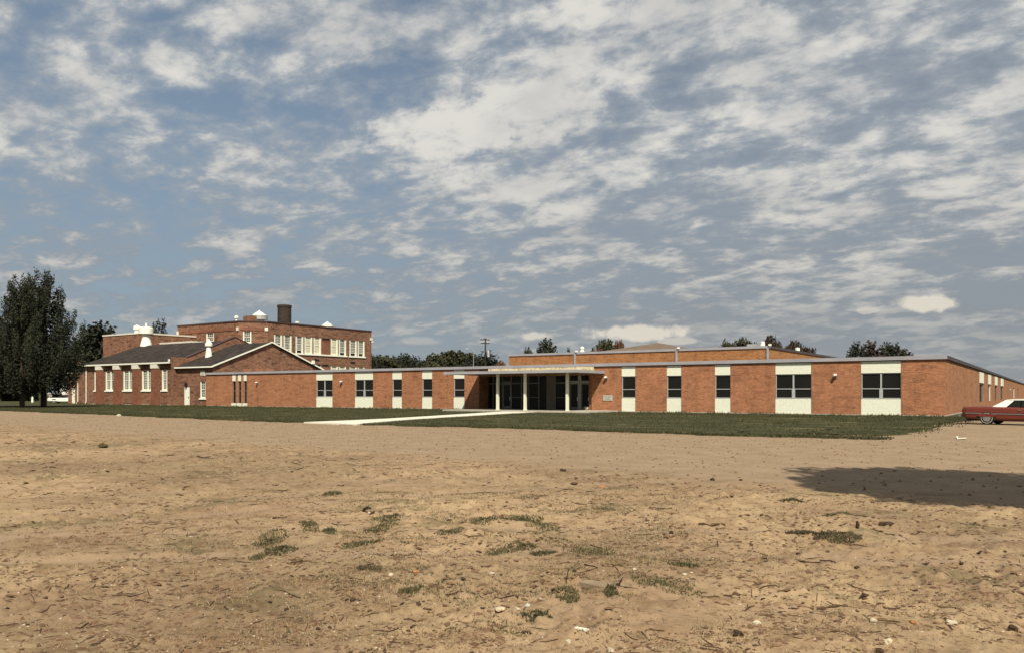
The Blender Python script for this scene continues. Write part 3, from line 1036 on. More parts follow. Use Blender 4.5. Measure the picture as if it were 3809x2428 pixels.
# ------------------------------------------------------------------ gymnasium block behind the wing
VD = 80.0
DF = ((0, VD), (1, 0), (0, -1))
DL, DR = on_v(1893, VD)[0], on_v(2858, VD)[0]
gym = thing('gymnasium', 'tan-orange brick gymnasium block rising windowless behind the flat wing roof', 'building', ((DL + DR) / 2, VD, 0))
DT = 6.42
DRF = ((DR, 0), (0, 1), (1, 0))
MB(DF).box(DL, DR, -0.3, 0, 0, DT - 0.24).build('front_wall', M['gym_brick'], gym)
MB(DRF).box(VD + 0.3, 112, -0.3, 0, 0, DT - 0.24).build('side_wall', M['gym_brick'], gym)
MB(((DL, 0), (0, 1), (-1, 0))).box(VD + 0.3, 112, -0.3, 0, 0, DT - 0.24).build('side_wall', M['gym_brick'], gym)
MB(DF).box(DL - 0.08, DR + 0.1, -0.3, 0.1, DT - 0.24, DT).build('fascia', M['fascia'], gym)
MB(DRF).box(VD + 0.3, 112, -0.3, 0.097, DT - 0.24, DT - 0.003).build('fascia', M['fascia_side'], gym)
MB().box(DL, DR - 0.3, VD + 0.3, 112, DT - 0.3, DT - 0.1).build('roof', M['roof_flat'], gym)
for x in (2139, 2517, 2856):
    u = on_v(x, VD)[0]
    MB(DF).box(u - 0.10, u + 0.10, 0.001, 0.14, 4.0, DT - 0.241).build('downspout', M['fascia'], gym)
    MB(DF).box(u + 0.11, u + 0.36, 0.02, 0.22, DT - 0.02, DT + 0.16).build('roof_lamp', M['white_metal'], gym)
for x, y, dd, r, h, dome in ((2165, 1306, 92, 0.24, 0.66, True), (2836, 1286, 84, 0.24, 0.68, False), (2966, 1309, 95, 0.28, 0.66, False)):
    u, v = far(x, dd)
    prof = [(r * 1.3, DT - 0.1), (r * 1.25, DT + 0.12), (r * 0.8, DT + 0.16), (r * 0.75, DT + 0.35), (r, DT + 0.4), (r * 1.0, DT + h * 0.8), (r * 0.7, DT + h * 0.95), (0.05, DT + h)]
    if not dome:
        prof = [(r * 2.2, DT - 0.1), (r * 2.1, DT + 0.14), (r, DT + 0.18), (r * 0.95, DT + h * 0.85), (r * 1.05, DT + h * 0.87), (r * 1.0, DT + h), (0.05, DT + h + 0.05)]
    MB().lathe(u, v, prof, 18).build('roof_vent', M['white_metal'], gym, smooth=False)
uu, vv = far(2834 - 34, 86)
MB().box(uu - 0.5, uu + 0.5, vv - 0.5, vv + 0.5, DT - 0.1, DT + 0.55).build('roof_hatch', M['galv'], gym)

uc, vc = far(2447, 118)
hall = thing('auditorium', 'building under a low tan pyramid roof peeping over the gymnasium parapet', 'building', (uc, vc, 0))
apex = zed(1274, 118)
hw = 13.5
mb = MB()
mb.add([(uc - hw, vc - hw, 6.25), (uc + hw, vc - hw, 6.25), (uc + hw, vc + hw, 6.25), (uc - hw, vc + hw, 6.25), (uc, vc, apex)], [(0, 1, 4), (1, 2, 4), (2, 3, 4), (3, 0, 4), (3, 2, 1, 0)])
mb.build('roof', M['roof_tan'], hall)
MB().box(uc - hw + 0.5, uc + hw - 0.5, vc - 5.0, vc + hw - 0.5, 0, 6.24).build('wall', M['gym_brick'], hall)

# ------------------------------------------------------------------ old low hall with the five window bays
VA = 66.5
AF = ((0, VA), (1, 0), (0, -1))
AL = on_v(309, VA)[0]
PW0, PW1 = on_v(648, VA)[0], on_v(670, VA)[0]     # firewall between hall and gabled room
AE, AR_, VR = 6.05, 9.62, 76.1
hallA = thing('old_school_hall', 'old brown brick hall with dark shingle roof, five tall white sash windows and pilasters', 'building', ((AL + PW0) / 2, VA, 0))
ox, oy = 280.0, 1100.0
sc = 3.489


def a_u(z):
    return on_v(ox + z / sc, VA)[0]


wins = [(245, 318, 1), (390, 520, 2), (620, 765, 2), (862, 1010, 2), (1120, 1192, 1)]
wz0, wz1 = 2.16, 5.10
holes = [(a_u(a), a_u(b), wz0, wz1) for a, b, k in wins]
wall_boxes(MB(AF), AL, PW0, 0.12, AE - 0.02, holes).build('front_wall', M['old_brick'], hallA)
for (a, b, c, d), (_, _, k) in zip(holes, wins):
    sash_window(hallA, AF, a, b, c, d, units=k, cols=3, rows=(4, 4), jamb=0.22, gap=())
MB(AF).box(AL, PW0, -0.36, 0.05, 0, 0.12).build('foundation', M['concrete'], hallA)
for a, b in ((318, 375), (540, 605), (783, 855), (1035, 1102)):
    s1 = a_u(b)
    s0 = s1 - 1.55
    MB(AF).box(s0, s1, 0.001, 0.50, 0, 5.28).build('pilaster', M['pilaster_brick'], hallA)
    MB(AF).box(s0 - 0.05, s1 + 0.05, 0.001, 0.58, 5.28, 5.95).build('pilaster_cap', M['limestone'], hallA)


def gable_roof(parent, u0, u1, v0, v1, vr, ze, zr, mat, thick=0.16):
    mb = MB()
    poly = [(v0, ze), (vr, zr), (v1, ze), (v1, ze - thick), (vr, zr - thick), (v0, ze - thick)]
    # axis 's' maps (t, p0, p1)
    mb.prism([poly[0], poly[1], poly[4], poly[5]], 's', u0, u1)
    mb.prism([poly[1], poly[2], poly[3], poly[4]], 's', u0, u1)
    return mb.build('roof', mat, parent)


gable_roof(hallA, AL - 0.25, PW0 - 0.05, VA - 0.45, 2 * VR - VA + 0.45, VR, AE + 0.04, AR_ + 0.05, M['shingle'])
MB(AF).box(AL - 0.3, PW0 - 0.3, 0.46, 0.62, AE - 0.12, AE + 0.08).build('gutter', M['white'], hallA)
MB(AF).box(PW0 - 0.50, PW0 - 0.3, 0.46, 0.66, AE + 0.101, AE + 0.45).build('gutter_end', M['white'], hallA)
# gable walls
mb = MB()
mb.prism([(VA + 0.01, 0.12), (2 * VR - VA, 0.12), (2 * VR - VA, AE - 0.15), (VR, AR_ - 0.15), (VA + 0.01, AE - 0.15)], 's', AL - 0.01, AL - 0.36)
mb.build('gable_wall', M['old_brick'], hallA)
mb = MB()
mb.prism([(VA - 0.55, AE - 0.4), (VA - 0.55, AE + 0.55), (VA + 0.5, AE + 0.75), (VA + 0.5, AE - 0.4)], 's', AL - 0.75, AL - 0.30)
mb.build('parapet_stub', M['old_brick'], hallA)
# firewall that rises above both roofs
zk = 6.78
mb = MB()
mb.prism([(VA - 0.52, 0.0), (2 * VR - VA, 0.0), (2 * VR - VA, zk), (VR, AR_ + 0.48), (VA + 1.6, zk), (VA - 0.52, zk)], 's', PW0, PW1 - 0.8)
mb.build('firewall', M['old_brick'], hallA)
mb = MB()
for k, (q0, q1) in enumerate((((VA + 1.6, zk), (VR, AR_ + 0.48)), ((VR, AR_ + 0.48), (2 * VR - VA, zk)))):
    mb.prism([(q0[0], q0[1] + 0.003), (q1[0], q1[1] + 0.003), (q1[0], q1[1] + 0.10), (q0[0], q0[1] + 0.10)], 's', PW0 - 0.07, PW1 - 0.73)
mb.build('firewall_coping', M['fascia_old'], hallA)
# downpipes
for px_, zz in ((323, AE - 0.2),):
    u = on_v(px_, VA)[0]
    MB(AF).tube([(u, 0.12, zz), (u, 0.12, 0.5), (u - 0.05, 0.2, 0.18)], [0.09, 0.09, 0.09], 8).build('downpipe', M['limestone'], hallA)
# ventilators on the ridge
u, d = on_v(541, VR)
vent = [(0.95, 9.45), (0.93, 9.62), (0.66, 10.7), (0.60, 11.35), (0.58, 11.55), (1.12, 11.56), (1.13, 12.5), (0.95, 12.66), (0.35, 12.72), (0.14, 12.8), (0.17, 13.05), (0.06, 13.35)]
MB().lathe(u, VR + 0.1, vent, 24).build('ventilator', M['white_metal'], hallA, smooth=False)
# raised stage block behind, flat roof, pale coping
FV = 76.8
SF = ((0, FV), (1, 0), (0, -1))
sl, sr = on_v(383, FV)[0], on_v(520, FV)[0]
stage = thing('stage_block', 'plain brown brick box with pale coping rising behind the old hall roof at left', 'building', ((sl + sr) / 2, FV, 0))
MB().box(sl, sr, FV, FV + 13, 0, 11.75).build('wall', M['old_brick'], stage)
MB().box(sl - 0.1, sr + 0.1, FV - 0.1, FV + 13.1, 11.75, 11.98).build('coping', M['limestone'], stage)
u, d = on_v(509, FV + 2.0)
MB().lathe(u, FV + 2.0, [(0.5, 11.98), (0.34, 12.6), (0.30, 12.75), (0.58, 12.76), (0.60, 13.25), (0.40, 13.4), (0.08, 13.55)], 18).build('ventilator', M['white_metal'], stage)
lv = 80.5
s0, s1 = on_v(545, lv)[0], on_v(713, lv)[0]
link_b = thing('flat_roof_link', 'low flat-roofed brick link with white coping between old hall roof and two-storey school', 'building', ((s0 + s1) / 2, lv, 0))
MB().box(s0, s1, lv, lv + 6.5, 0, 10.15).build('wall', M['old_brick'], link_b)
MB().box(s0 - 0.1, s1 + 0.1, lv - 0.12, lv + 0.2, 10.15, 10.42).build('coping', M['limestone'], link_b)
MB().box(s1 - 0.2, s1 + 0.1, lv + 0.2, lv + 6.5, 10.15, 10.42).build('coping', M['limestone'], link_b)
# low annex at the far left with the white door
AV = 67.6
XF = ((0, AV), (1, 0), (0, -1))
xl, xr = on_v(253, AV)[0], AL - 0.8
annex = thing('brick_annex', 'small brown brick annex with a white door at the left end of the old hall', 'building', ((xl + xr) / 2, AV, 0))
da, db = on_v(264, AV)[0], on_v(278, AV)[0]
wall_boxes(MB(XF), xl, xr, 0.0, 4.9, [(da, db, 0.12, 2.75)]).build('front_wall', M['old_brick'], annex)
MB().box(xl, xr, AV + 0.36, AV + 7, 0, 4.85).build('rear_wall', M['old_brick'], annex)
MB().box(xl - 0.1, xr, AV - 0.1, AV + 7.1, 4.9, 5.08).build('coping', M['limestone'], annex)
dr = MB(XF).box(da + 0.05, db - 0.05, -0.2, -0.12, 0.12, 2.70).build('door', M['white'], annex)
MB(XF).box(db - 0.25, db - 0.15, -0.118, -0.06, 1.15, 1.28).build('handle', M['dark'], dr)
u = on_v(292, AV)[0]
MB(XF).tube([(u, 0.12, 4.8), (u, 0.12, 0.4), (u - 0.3, 0.2, 0.1)], [0.09, 0.09, 0.09], 8).build('downpipe', M['limestone'], annex)

# ------------------------------------------------------------------ gabled room beside it
BR = UL + 0.48
BE, BZ = 5.30, 8.98
VB2 = 2 * VR - VA
gab = thing('gabled_classroom', 'old brown brick gabled room with white verge boards, white door and dark shingle roof', 'building', ((PW1 + BR) / 2, VA, 0))
d0, d1 = on_v(684.5, VA)[0], on_v(705, VA)[0]
w0, w1 = on_v(744, VA)[0], on_v(764, VA)[0]
dz1 = zed(1438, on_v(695, VA)[1])
wz = (zed(1479, on_v(753, VA)[1]), zed(1417, on_v(753, VA)[1]))
wall_boxes(MB(AF), PW1 - 0.79, BR - 0.36, 0.0, BE - 0.05, [(d0, d1, 0.10, dz1), (w0, w1, wz[0], wz[1])]).build('front_wall', M['old_brick'], gab)
mb = MB()
mb.prism([(VA, 0.0), (VB2, 0.0), (VB2, BE - 0.12), (VR, BZ - 0.12), (VA, BE - 0.12)], 's', BR - 0.35, BR)
mb.build('gable_wall', M['old_brick'], gab)
gable_roof(gab, PW1 - 0.78, BR + 0.28, VA - 0.35, VB2 + 0.35, VR, BE + 0.05, BZ + 0.10, M['shingle'])
mb = MB()
k = (BZ - BE) / (VR - VA)
e = 0.36
for sgn, q in ((1, VA - e), (-1, VB2 + e)):
    zz = BE + 0.05
    p0, p1 = (q, zz - 0.14), (VR, BZ + 0.10 - 0.12)
    mb.prism([p0, p1, (VR, BZ + 0.16), (q, zz + 0.06)], 's', BR + 0.282, BR + 0.36)
mb.build('verge_board', M['white'], gab)
MB(AF).box(PW1 - 0.7, BR + 0.28, 0.355, 0.50, BE - 0.12, BE + 0.06).build('gutter', M['white'], gab)
dr = MB(AF).box(d0 + 0.04, d1 - 0.04, -0.12, -0.02, 0.10, dz1 - 0.03).build('door', M['white'], gab)
MB(AF).box(d1 - 0.28, d1 - 0.18, -0.018, 0.06, 1.1, 1.25).build('handle', M['dark'], dr)
MB(AF).box((d0 + d1) / 2 - 0.14, (d0 + d1) / 2 + 0.14, 0.001, 0.3, dz1 + 0.12, dz1 + 0.55).build('wall_lamp', M['dark'], gab)
sash_window(gab, AF, w0, w1, wz[0], wz[1], units=1, cols=2, rows=(3, 3), jamb=0.16, gap=())
lv0 = on_v(746, VA)[0]
lz = zed(1396, on_v(755, VA)[1]), zed(1377, on_v(755, VA)[1])
louv = MB(AF).box(lv0, lv0 + 1.0, 0.001, 0.06, lz[0], lz[1]).build('louvre', M['limestone'], gab)
lm = MB(AF)
for i in range(5):
    z = lz[0] + 0.08 + i * (lz[1] - lz[0] - 0.1) / 5
    lm.box(lv0 + 0.12, lv0 + 0.88, 0.062, 0.09, z, z + 0.05)
lm.build('louvre_slat', M['limestone'], louv)
GFR = ((BR, 0), (0, 1), (1, 0))
for x0, x1 in ((904, 934), (950, 978), (989, 1016)):
    a, b = on_u(x0, BR)[0], on_u(x1, BR)[0]
    d = on_u((x0 + x1) / 2, BR)[1]
    MB(GFR).box(a, b, 0.001, 0.03, zed(1381, d), zed(1370, d)).build('stone_block', M['pink_stone'], gab)
MB(GFR).box(on_u(1155, BR)[0] - 0.1, on_u(1155, BR)[0] + 0.3, 0.3, 0.6, BE + 0.9, BE + 1.4).build('verge_finial', M['white'], gab)
u, d = on_v(776, VA + 4.0)
zr_ = BE + k * 4.0
MB().lathe(u, VA + 4.0, [(0.52, zr_ - 0.25), (0.50, zr_ + 0.1), (0.30, zr_ + 1.45), (0.28, zr_ + 1.6), (0.52, zr_ + 1.61), (0.53, zr_ + 1.95), (0.30, zr_ + 2.2), (0.10, zr_ + 2.45), (0.03, zr_ + 2.7)], 20).build('ventilator', M['white_metal'], gab)

# ------------------------------------------------------------------ two-storey school behind
VC = 87.5
c_l = on_v(660, VC)[0]
c_k = on_v(886, VC)[0]
kx, kd = ray(995)
rt = kx / kd
kk = (rt * VC - c_k) / (1 - rt)
UC, VC2 = c_k + kk, VC + kk
VE = on_u(1381, UC)[0]
CT = 14.15
old = thing('two_storey_school', 'brown brick two-storey old school block with rows of white sash windows and flat roof', 'building', ((c_l + UC) / 2, VC, 0))
CFR = ((0, VC), (1, 0), (0, -1))
r2 = math.sqrt(0.5)
CANT = ((c_k, VC), (r2, r2), (r2, -r2))
CL = kk / r2
CRT = ((UC, 0), (0, 1), (1, 0))
# left face
a, b = on_v(766, VC)[0], on_v(795, VC)[0]
dd = on_v(780, VC)[1]
h1 = (a, b, zed(1270, dd), zed(1238, dd))
wall_boxes(MB(CFR), c_l, c_k, 0, CT - 0.22, [h1]).build('front_wall', M['old_brick'], old)
sash_window(old, CFR, *h1, units=1, cols=3, rows=(2, 3), jamb=0.25)
# canted corner
ce = CL
dd = on_v(915, VC + 1.5)[1]
h2 = (CL * 0.16, CL * 0.44, zed(1275, dd), zed(1234, dd))
wall_boxes(MB(CANT), 0, CL, 0, CT - 0.22, [h2]).build('corner_wall', M['old_brick'], old)
sash_window(old, CANT, *h2, units=1, cols=3, rows=(3, 3), jamb=0.2)
# right face with the window rows
oxc, oyc, scc = 980.0, 1180.0, 5.733


def c_v(z):
    return on_u(oxc + z / scc, UC)[0]


top = [(222, 400), (425, 600), (682, 850), (872, 1042), (1066, 1228), (1432, 1588), (1604, 1762), (1832, 1988), (2006, 2155)]
dd = on_u(oxc + 1300 / scc, UC)[1]
t_top = zed(oyc + 455 / scc, dd) + 0.1
t_bot = zed(oyc + 800 / scc, dd) + 0.1
dd2 = on_u(oxc + 1700 / scc, UC)[1]
g_top = zed(oyc + 1045 / scc, dd2)
holes = [(c_v(a), c_v(b), t_bot, t_top) for a, b in top] + [(c_v(a), c_v(b), g_top - 3.0, g_top) for a, b in top]
wall_boxes(MB(CRT), VC2, VE, 0, CT - 0.22, holes).build('side_wall', M['old_brick'], old)
for i, (a, b, c, d) in enumerate(holes):
    shade = (0,) if i in (3, 4, 5) or i >= 9 else ()
    gap = (0,) if i in (1, 2, 6, 7, 8) else ()
    sash_window(old, CRT, a, b, c, d, units=1, cols=4, rows=(3, 3), jamb=0.34, gap=gap, shade=shade, sill=(i >= 9))
for (i0, i1) in ((0, 1), (2, 6), (7, 8)):
    a, b = c_v(top[i0][0]), c_v(top[i1][1])
    MB(CRT).box(a - 0.2, b + 0.2, 0.001, 0.18, t_bot - 0.26, t_bot).build('sill_course', M['white'], old)
MB(CRT).box(c_v(1232), c_v(1428), -0.1, 0.015, t_bot + 0.02, t_top - 0.12).build('blank_panel', M['pilaster_brick'], old)
for za, zb, yy, hh in ((1250, 1402, 465, 0.35), (1075, 1185, 905, 0.32), (1055, 1212, 1010, 0.30), (1240, 1380, 1016, 0.30), (1852, 1952, 960, 0.35)):
    d = on_u(oxc + (za + zb) / 2 / scc, UC)[1]
    z = zed(oyc + yy / scc, d)
    MB(CRT).box(c_v(za), c_v(zb), 0.001, 0.05, z - hh / 2, z + hh / 2).build('air_vent', M['dark'], old)
# parapet coping, belt course with pale end blocks
MB(CFR).box(c_l - 0.1, c_k, -0.35, 0.12, CT - 0.22, CT).build('coping', M['fascia_old'], old)
MB(CANT).box(0.0, CL, -0.35, 0.117, CT - 0.22, CT - 0.002).build('coping', M['fascia_old'], old)
MB(CRT).box(VC2, VE + 0.1, -0.35, 0.12, CT - 0.22, CT).build('coping', M['fascia_old'], old)
bz = zed(1218, on_v(886, VC)[1])
MB(CFR).box(c_l, c_k - 0.3, 0.001, 0.09, bz - 0.45, bz).build('belt_course', M['pilaster_brick'], old)
MB(CANT).box(0.35, CL - 0.4, 0.001, 0.088, bz - 0.45, bz).build('belt_course', M['pilaster_brick'], old)
for fr, s in ((CFR, c_l + 0.2), (CFR, c_k - 0.15), (CANT, CL - 0.2)):
    MB(fr).box(s - 0.28, s + 0.28, 0.001, 0.16, bz - 0.52, bz + 0.08).build('stone_block', M['limestone'], old)
for yy, o in ((1261, 0.0), (1269, 0.25)):
    d = on_u(1379, UC)[1]
    z = zed(yy, d)
    MB(CRT).box(VE - 0.45 + o, VE - 0.05 + o, 0.001, 0.35, z - 0.25, z + 0.25).build('stone_block', M['limestone'], old)
mb = MB()
mb.v += [(c_l, VC + 0.34, CT - 0.4), (c_k, VC + 0.34, CT - 0.4), (UC - 0.34, VC2 + 0.1, CT - 0.4), (UC - 0.34, VE, CT - 0.4), (c_l, VE, CT - 0.4)]
mb.f += [(0, 1, 2, 3, 4)]
mb.build('roof', M['roof_flat'], old)
MB().box(c_l, UC - 0.36, VE - 0.36, VE, 0, CT - 0.41).build('rear_wall', M['old_brick'], old)
MB().box(c_l, c_l + 0.34, VC + 0.36, VE - 0.37, 0, CT - 0.41).build('rear_wall', M['old_brick'], old)
# rooftop: chimney, domed ventilators, stair head
u, v = far(1057.5, 150)
MB().lathe(u, v, [(1.28, CT - 0.5), (1.25, 17.7), (1.34, 17.75), (1.34, 18.15), (1.18, 18.2), (1.0, 18.1)], 24).build('chimney', M['chimney_brick'], old)
u, v = far(964, 148)
z0 = zed(1190, 148)
MB().lathe(u, v, [(0.9, CT - 0.5), (0.9, z0), (1.52, z0 + 0.02), (1.54, z0 + 0.80)], 26).build('ventilator', M['galv'], old)
MB().lathe(u, v, [(1.46, z0 + 0.801), (1.15, z0 + 0.95), (0.62, z0 + 1.35), (0.12, z0 + 1.65), (0.05, z0 + 1.80)], 26).build('ventilator_cap', M['white_metal'], old)
u, v = far(1217, 164)
z0 = zed(1216, 164)
MB().lathe(u, v, [(0.8, CT - 0.5), (0.8, z0), (1.16, z0 + 0.02), (1.18, z0 + 0.40), (0.9, z0 + 0.50), (0.12, z0 + 1.0), (0.05, z0 + 1.15)], 24).build('ventilator', M['white_metal'], old)
for x, y, dd, h in ((879, 1182, 140, 0.9), (1105, 1200, 156, 0.6)):
    u, v = far(x, dd)
    z0 = zed(y, dd) - 0.5
    MB().lathe(u, v, [(0.2, CT - 0.5), (0.2, z0 + 0.4), (0.38, z0 + 0.42), (0.38, z0 + 0.7), (0.05, z0 + h)], 14).build('ventilator', M['white_metal'], old)
a, b = on_v(882, VC + 1.0)[0], on_v(921, VC + 1.6)[0]
MB().box(a, b, VC + 2.2, VC + 3.5, CT - 0.4, zed(1176, on_v(900, VC + 2.2)[1])).build('stair_head', M['old_brick'], old)


# ------------------------------------------------------------------ trees
def quads(C, size, rng, up=0.0):
    """a leaf quad (rhombus) per centre, random attitude"""
    n = len(C)
    a = rng.normal(size=(n, 3))
    a[:, 2] += up
    a /= np.linalg.norm(a, axis=1)[:, None]
    b = rng.normal(size=(n, 3))
    b -= a * (a * b).sum(1)[:, None]
    b /= np.linalg.norm(b, axis=1)[:, None]
    s = (size * rng.uniform(0.6, 1.3, n))[:, None]
    V = np.stack([C + a * s, C + b * s * 0.55, C - a * s, C - b * s * 0.55], 1).reshape(-1, 3)
    return V, np.arange(4 * n).reshape(n, 4)


def conifer_points(rng, H, R, base, levels, per, tuft, n_leaf, taper=0.85, lift=0.55, tops=1, slim=1.0):
    """whorled limbs that sweep up into finger-like tufts"""
    pts = []
    limbs = []
    heads = [(0.0, 0.0, H, R)]
    for t in range(1, tops):
        a = rng.uniform(0, 6.28)
        r = R * rng.uniform(0.25, 0.45)
        heads.append((r * math.cos(a), r * math.sin(a), H * rng.uniform(0.86, 0.96), R * 0.8))
    for hx, hy, hh, rr in heads:
        for i in range(levels):
            f = (i + rng.uniform(-0.3, 0.3)) / (levels - 1)
            f = min(max(f, 0), 1)
            z = base + (hh - base) * f
            prof = (1 - f) ** taper * (0.55 + 0.45 * min(1, f * 6 + 0.35))
            r = rr * max(prof, 0.03) * rng.uniform(0.8, 1.15)
            m = max(2, int(round(per * (0.35 + 0.65 * (1 - f)))))
            a0 = rng.uniform(0, 6.28)
            for k in range(m):
                a = a0 + 6.283 * k / m + rng.uniform(-0.3, 0.3)
                L = r * rng.uniform(0.75, 1.15)
                rise = lift * L * rng.uniform(0.5, 1.0)
                tip = np.array([hx + L * math.cos(a), hy + L * math.sin(a), z + rise])
                root = np.array([hx * (1 - 0.3), hy * (1 - 0.3), z])
                limbs.append((root, tip))
                for q in (1.0, 0.72, 0.45):
                    c = root * (1 - q) + tip * q
                    if L * q < 0.25 and q < 1:
                        continue
                    d = np.array([math.cos(a) * 0.45, math.sin(a) * 0.45, 1.0])
                    d /= np.linalg.norm(d)
                    nn = int(n_leaf * (1.0 if q == 1 else 0.7))
                    s = rng.uniform(-0.35, 1.0, nn)
                    rad = tuft * 0.46 * slim * np.sqrt(np.clip(1 - np.clip(s, 0, 1) ** 2 * 0.93, 0.05, 1)) * np.sqrt(rng.uniform(0.05, 1, nn))
                    th = rng.uniform(0, 6.283, nn)
                    w = np.stack([np.cos(th) * rad, np.sin(th) * rad, rng.normal(size=nn) * 0.12 * tuft], -1)
                    pts.append(c + d * (s * tuft * 1.15)[:, None] + w)
    return np.concatenate(pts), limbs


def broad_points(rng, H, R, base, lumps, n_leaf, squash=0.8):
    pts, limbs = [], []
    zc = (base + H) / 2
    hz = (H - base) / 2
    for i in range(lumps):
        v = rng.normal(size=3)
        v /= np.linalg.norm(v)
        v[2] = abs(v[2]) * 1.0 - 0.35 * rng.uniform()
        q = rng.uniform(0.45, 0.85)
        c = np.array([v[0] * R * q, v[1] * R * q, zc + v[2] * hz * q])
        lr = R * rng.uniform(0.20, 0.36)
        p = rng.normal(size=(n_leaf, 3))
        p /= np.linalg.norm(p, axis=1)[:, None]
        p *= (lr * rng.uniform(0.55, 1.08, n_leaf))[:, None]
        p[:, 2] *= squash
        pts.append(c + p)
        limbs.append((np.array([0, 0, base * 0.8 + 0.2 * H]), c))
    return np.concatenate(pts), limbs


def tree_meshes(key, pts, limbs, leaf, trunk_h, trunk_r, rng, max_limbs=40):
    V, q = quads(pts, leaf, rng)
    crown = fast_mesh(key + '_crown', V, q)
    mb = MB()
    mb.tube([(0, 0, -0.05), (0.02, 0.01, trunk_h * 0.35), (0.0, 0.04, trunk_h * 0.7), (0, 0, trunk_h)],
            [trunk_r * 1.25, trunk_r, trunk_r * 0.7, trunk_r * 0.2], 8)
    sel = limbs if len(limbs) <= max_limbs else [limbs[i] for i in rng.choice(len(limbs), max_limbs, replace=False)]
    for a, b in sel:
        mid = (a + b) / 2 + np.array([0, 0, -0.05 * np.linalg.norm(b - a)])
        mb.tube([tuple(a), tuple(mid), tuple(b)], [trunk_r * 0.35, trunk_r * 0.22, trunk_r * 0.08], 5)
    tm = bpy.data.meshes.new(key + '_trunk')
    tm.from_pydata(mb.v, [], mb.f)
    tm.materials.append(M['bark'])
    return crown, tm


def put_tree(name, label, cat, meshes, mat, loc, sc=(1, 1, 1), rot=0.0, group=None):
    t = thing(name, label, cat, loc, rot, group)
    t.scale = sc
    for me, nm in ((meshes[1], 'trunk'), (meshes[0], 'crown')):
        o = bpy.data.objects.new(nm, me)
        link(o, t)
        if nm == 'crown':
            if not me.materials:
                me.materials.append(mat)
            else:
                o.material_slots[0].link = 'OBJECT'
                o.material_slots[0].material = mat
    return t


rng = np.random.default_rng(11)
PINE = []
for k in range(3):
    p, l = conifer_points(rng, 14.2, 5.4, 2.0, 13, 8, 2.0, 240, taper=0.74, lift=0.26, tops=1, slim=0.58)
    PINE.append(tree_meshes('pine%d' % k, p, l, 0.13, 15.0, 0.30, rng, 60))
SPIRE = []
for k in range(3):
    p, l = conifer_points(rng, 12.0, 3.4, 1.0, 13, 7, 1.3, 34, taper=0.62, lift=0.45, tops=1 + (k == 2), slim=0.75)
    SPIRE.append(tree_meshes('spire%d' % k, p, l, 0.26, 11.6, 0.22, rng, 20))
BROAD = []
for k in range(3):
    p, l = broad_points(rng, 12.0, 5.0, 0.8, 60, 70)
    BROAD.append(tree_meshes('broad%d' % k, p, l, 0.40, 9.0, 0.28, rng, 18))
p, l = conifer_points(rng, 16.0, 3.6, 5.0, 9, 5, 1.2, 16, taper=0.7, lift=0.5, tops=2)
OPEN = tree_meshes('open', p, l, 0.28, 15.5, 0.2, rng, 30)
p, l = broad_points(rng, 12.6, 4.6, 8.6, 60, 260)
SHADE = tree_meshes('shade', p, l, 0.24, 11.0, 0.22, rng, 30)


def tree_at(kind, x, ytop, d, mat, name, label, cat, group=None, width=None, rot=None):
    """kind: list of meshes and nominal height/radius"""
    ms, H, R = kind
    u, v = far(x, d)
    h = zed(ytop, d)
    if width is not None and kind[1] < 14:
        width *= 1.7 if kind[2] < 4 else 1.65
    w = h / H if width is None else (width * d / F / 2) / R
    return put_tree(name, label, cat, ms, mat, (u, v, 0), (w, w, h / H), rng.uniform(0, 6.28) if rot is None else rot, group)


tree_at((PINE[0], 15.9, 5.6), 82, 1036, 94, M['pine'], 'pine_tree', 'tall dark pine on the lawn edge, the left of the two biggest, twin pointed tops', 'pine tree', 'big pines at the left', 280, 2.2)
tree_at((PINE[1], 15.9, 5.6), 162, 1022, 98, M['pine'], 'pine_tree', 'tallest dark pine, right of its twin, skirts touching the old brick annex', 'pine tree', 'big pines at the left', 310, 1.2)
tree_at((PINE[2], 15.9, 5.6), -75, 1120, 97, M['pine'], 'pine_tree', 'dark pine cut by the left edge of the photo beside the two tall pines', 'pine tree', 'big pines at the left', 380, 0.4)
tree_at((SPIRE[2], 13.3, 3.4), 378, 1196, 160, M['conifer'], 'fir_tree', 'dark fir behind the box-like brick block beside the tall pines', 'fir tree', 'trees behind the school', 130)
tree_at((BROAD[1], 12.0, 5.0), 325, 1262, 165, M['conifer'], 'leafy_tree', 'dark rounded tree between the tall pines and the fir behind the brick block', 'tree', 'trees behind the school', 130)
tree_at((OPEN, 16.6, 3.6), 600, 1196, 165, M['conifer'], 'open_pine', 'thin open pine with gaps of sky, between the big roof ventilator and two-storey school', 'pine tree', 'trees behind the school', 105)
for i, (x, y, d, w, lab) in enumerate(((0, 1395, 175, 110, 'dark bush-like tree behind the leftmost pine trunks'), (95, 1400, 185, 80, 'dark low tree behind the tallest pine, left of the white house'),
                                       (-110, 1390, 180, 260, 'dark low tree at the extreme left behind the pines'))):
    tree_at((BROAD[i % 3], 12.0, 5.0), x, y, d, M['pine'], 'background_tree', lab, 'tree', 'trees behind the school', w)
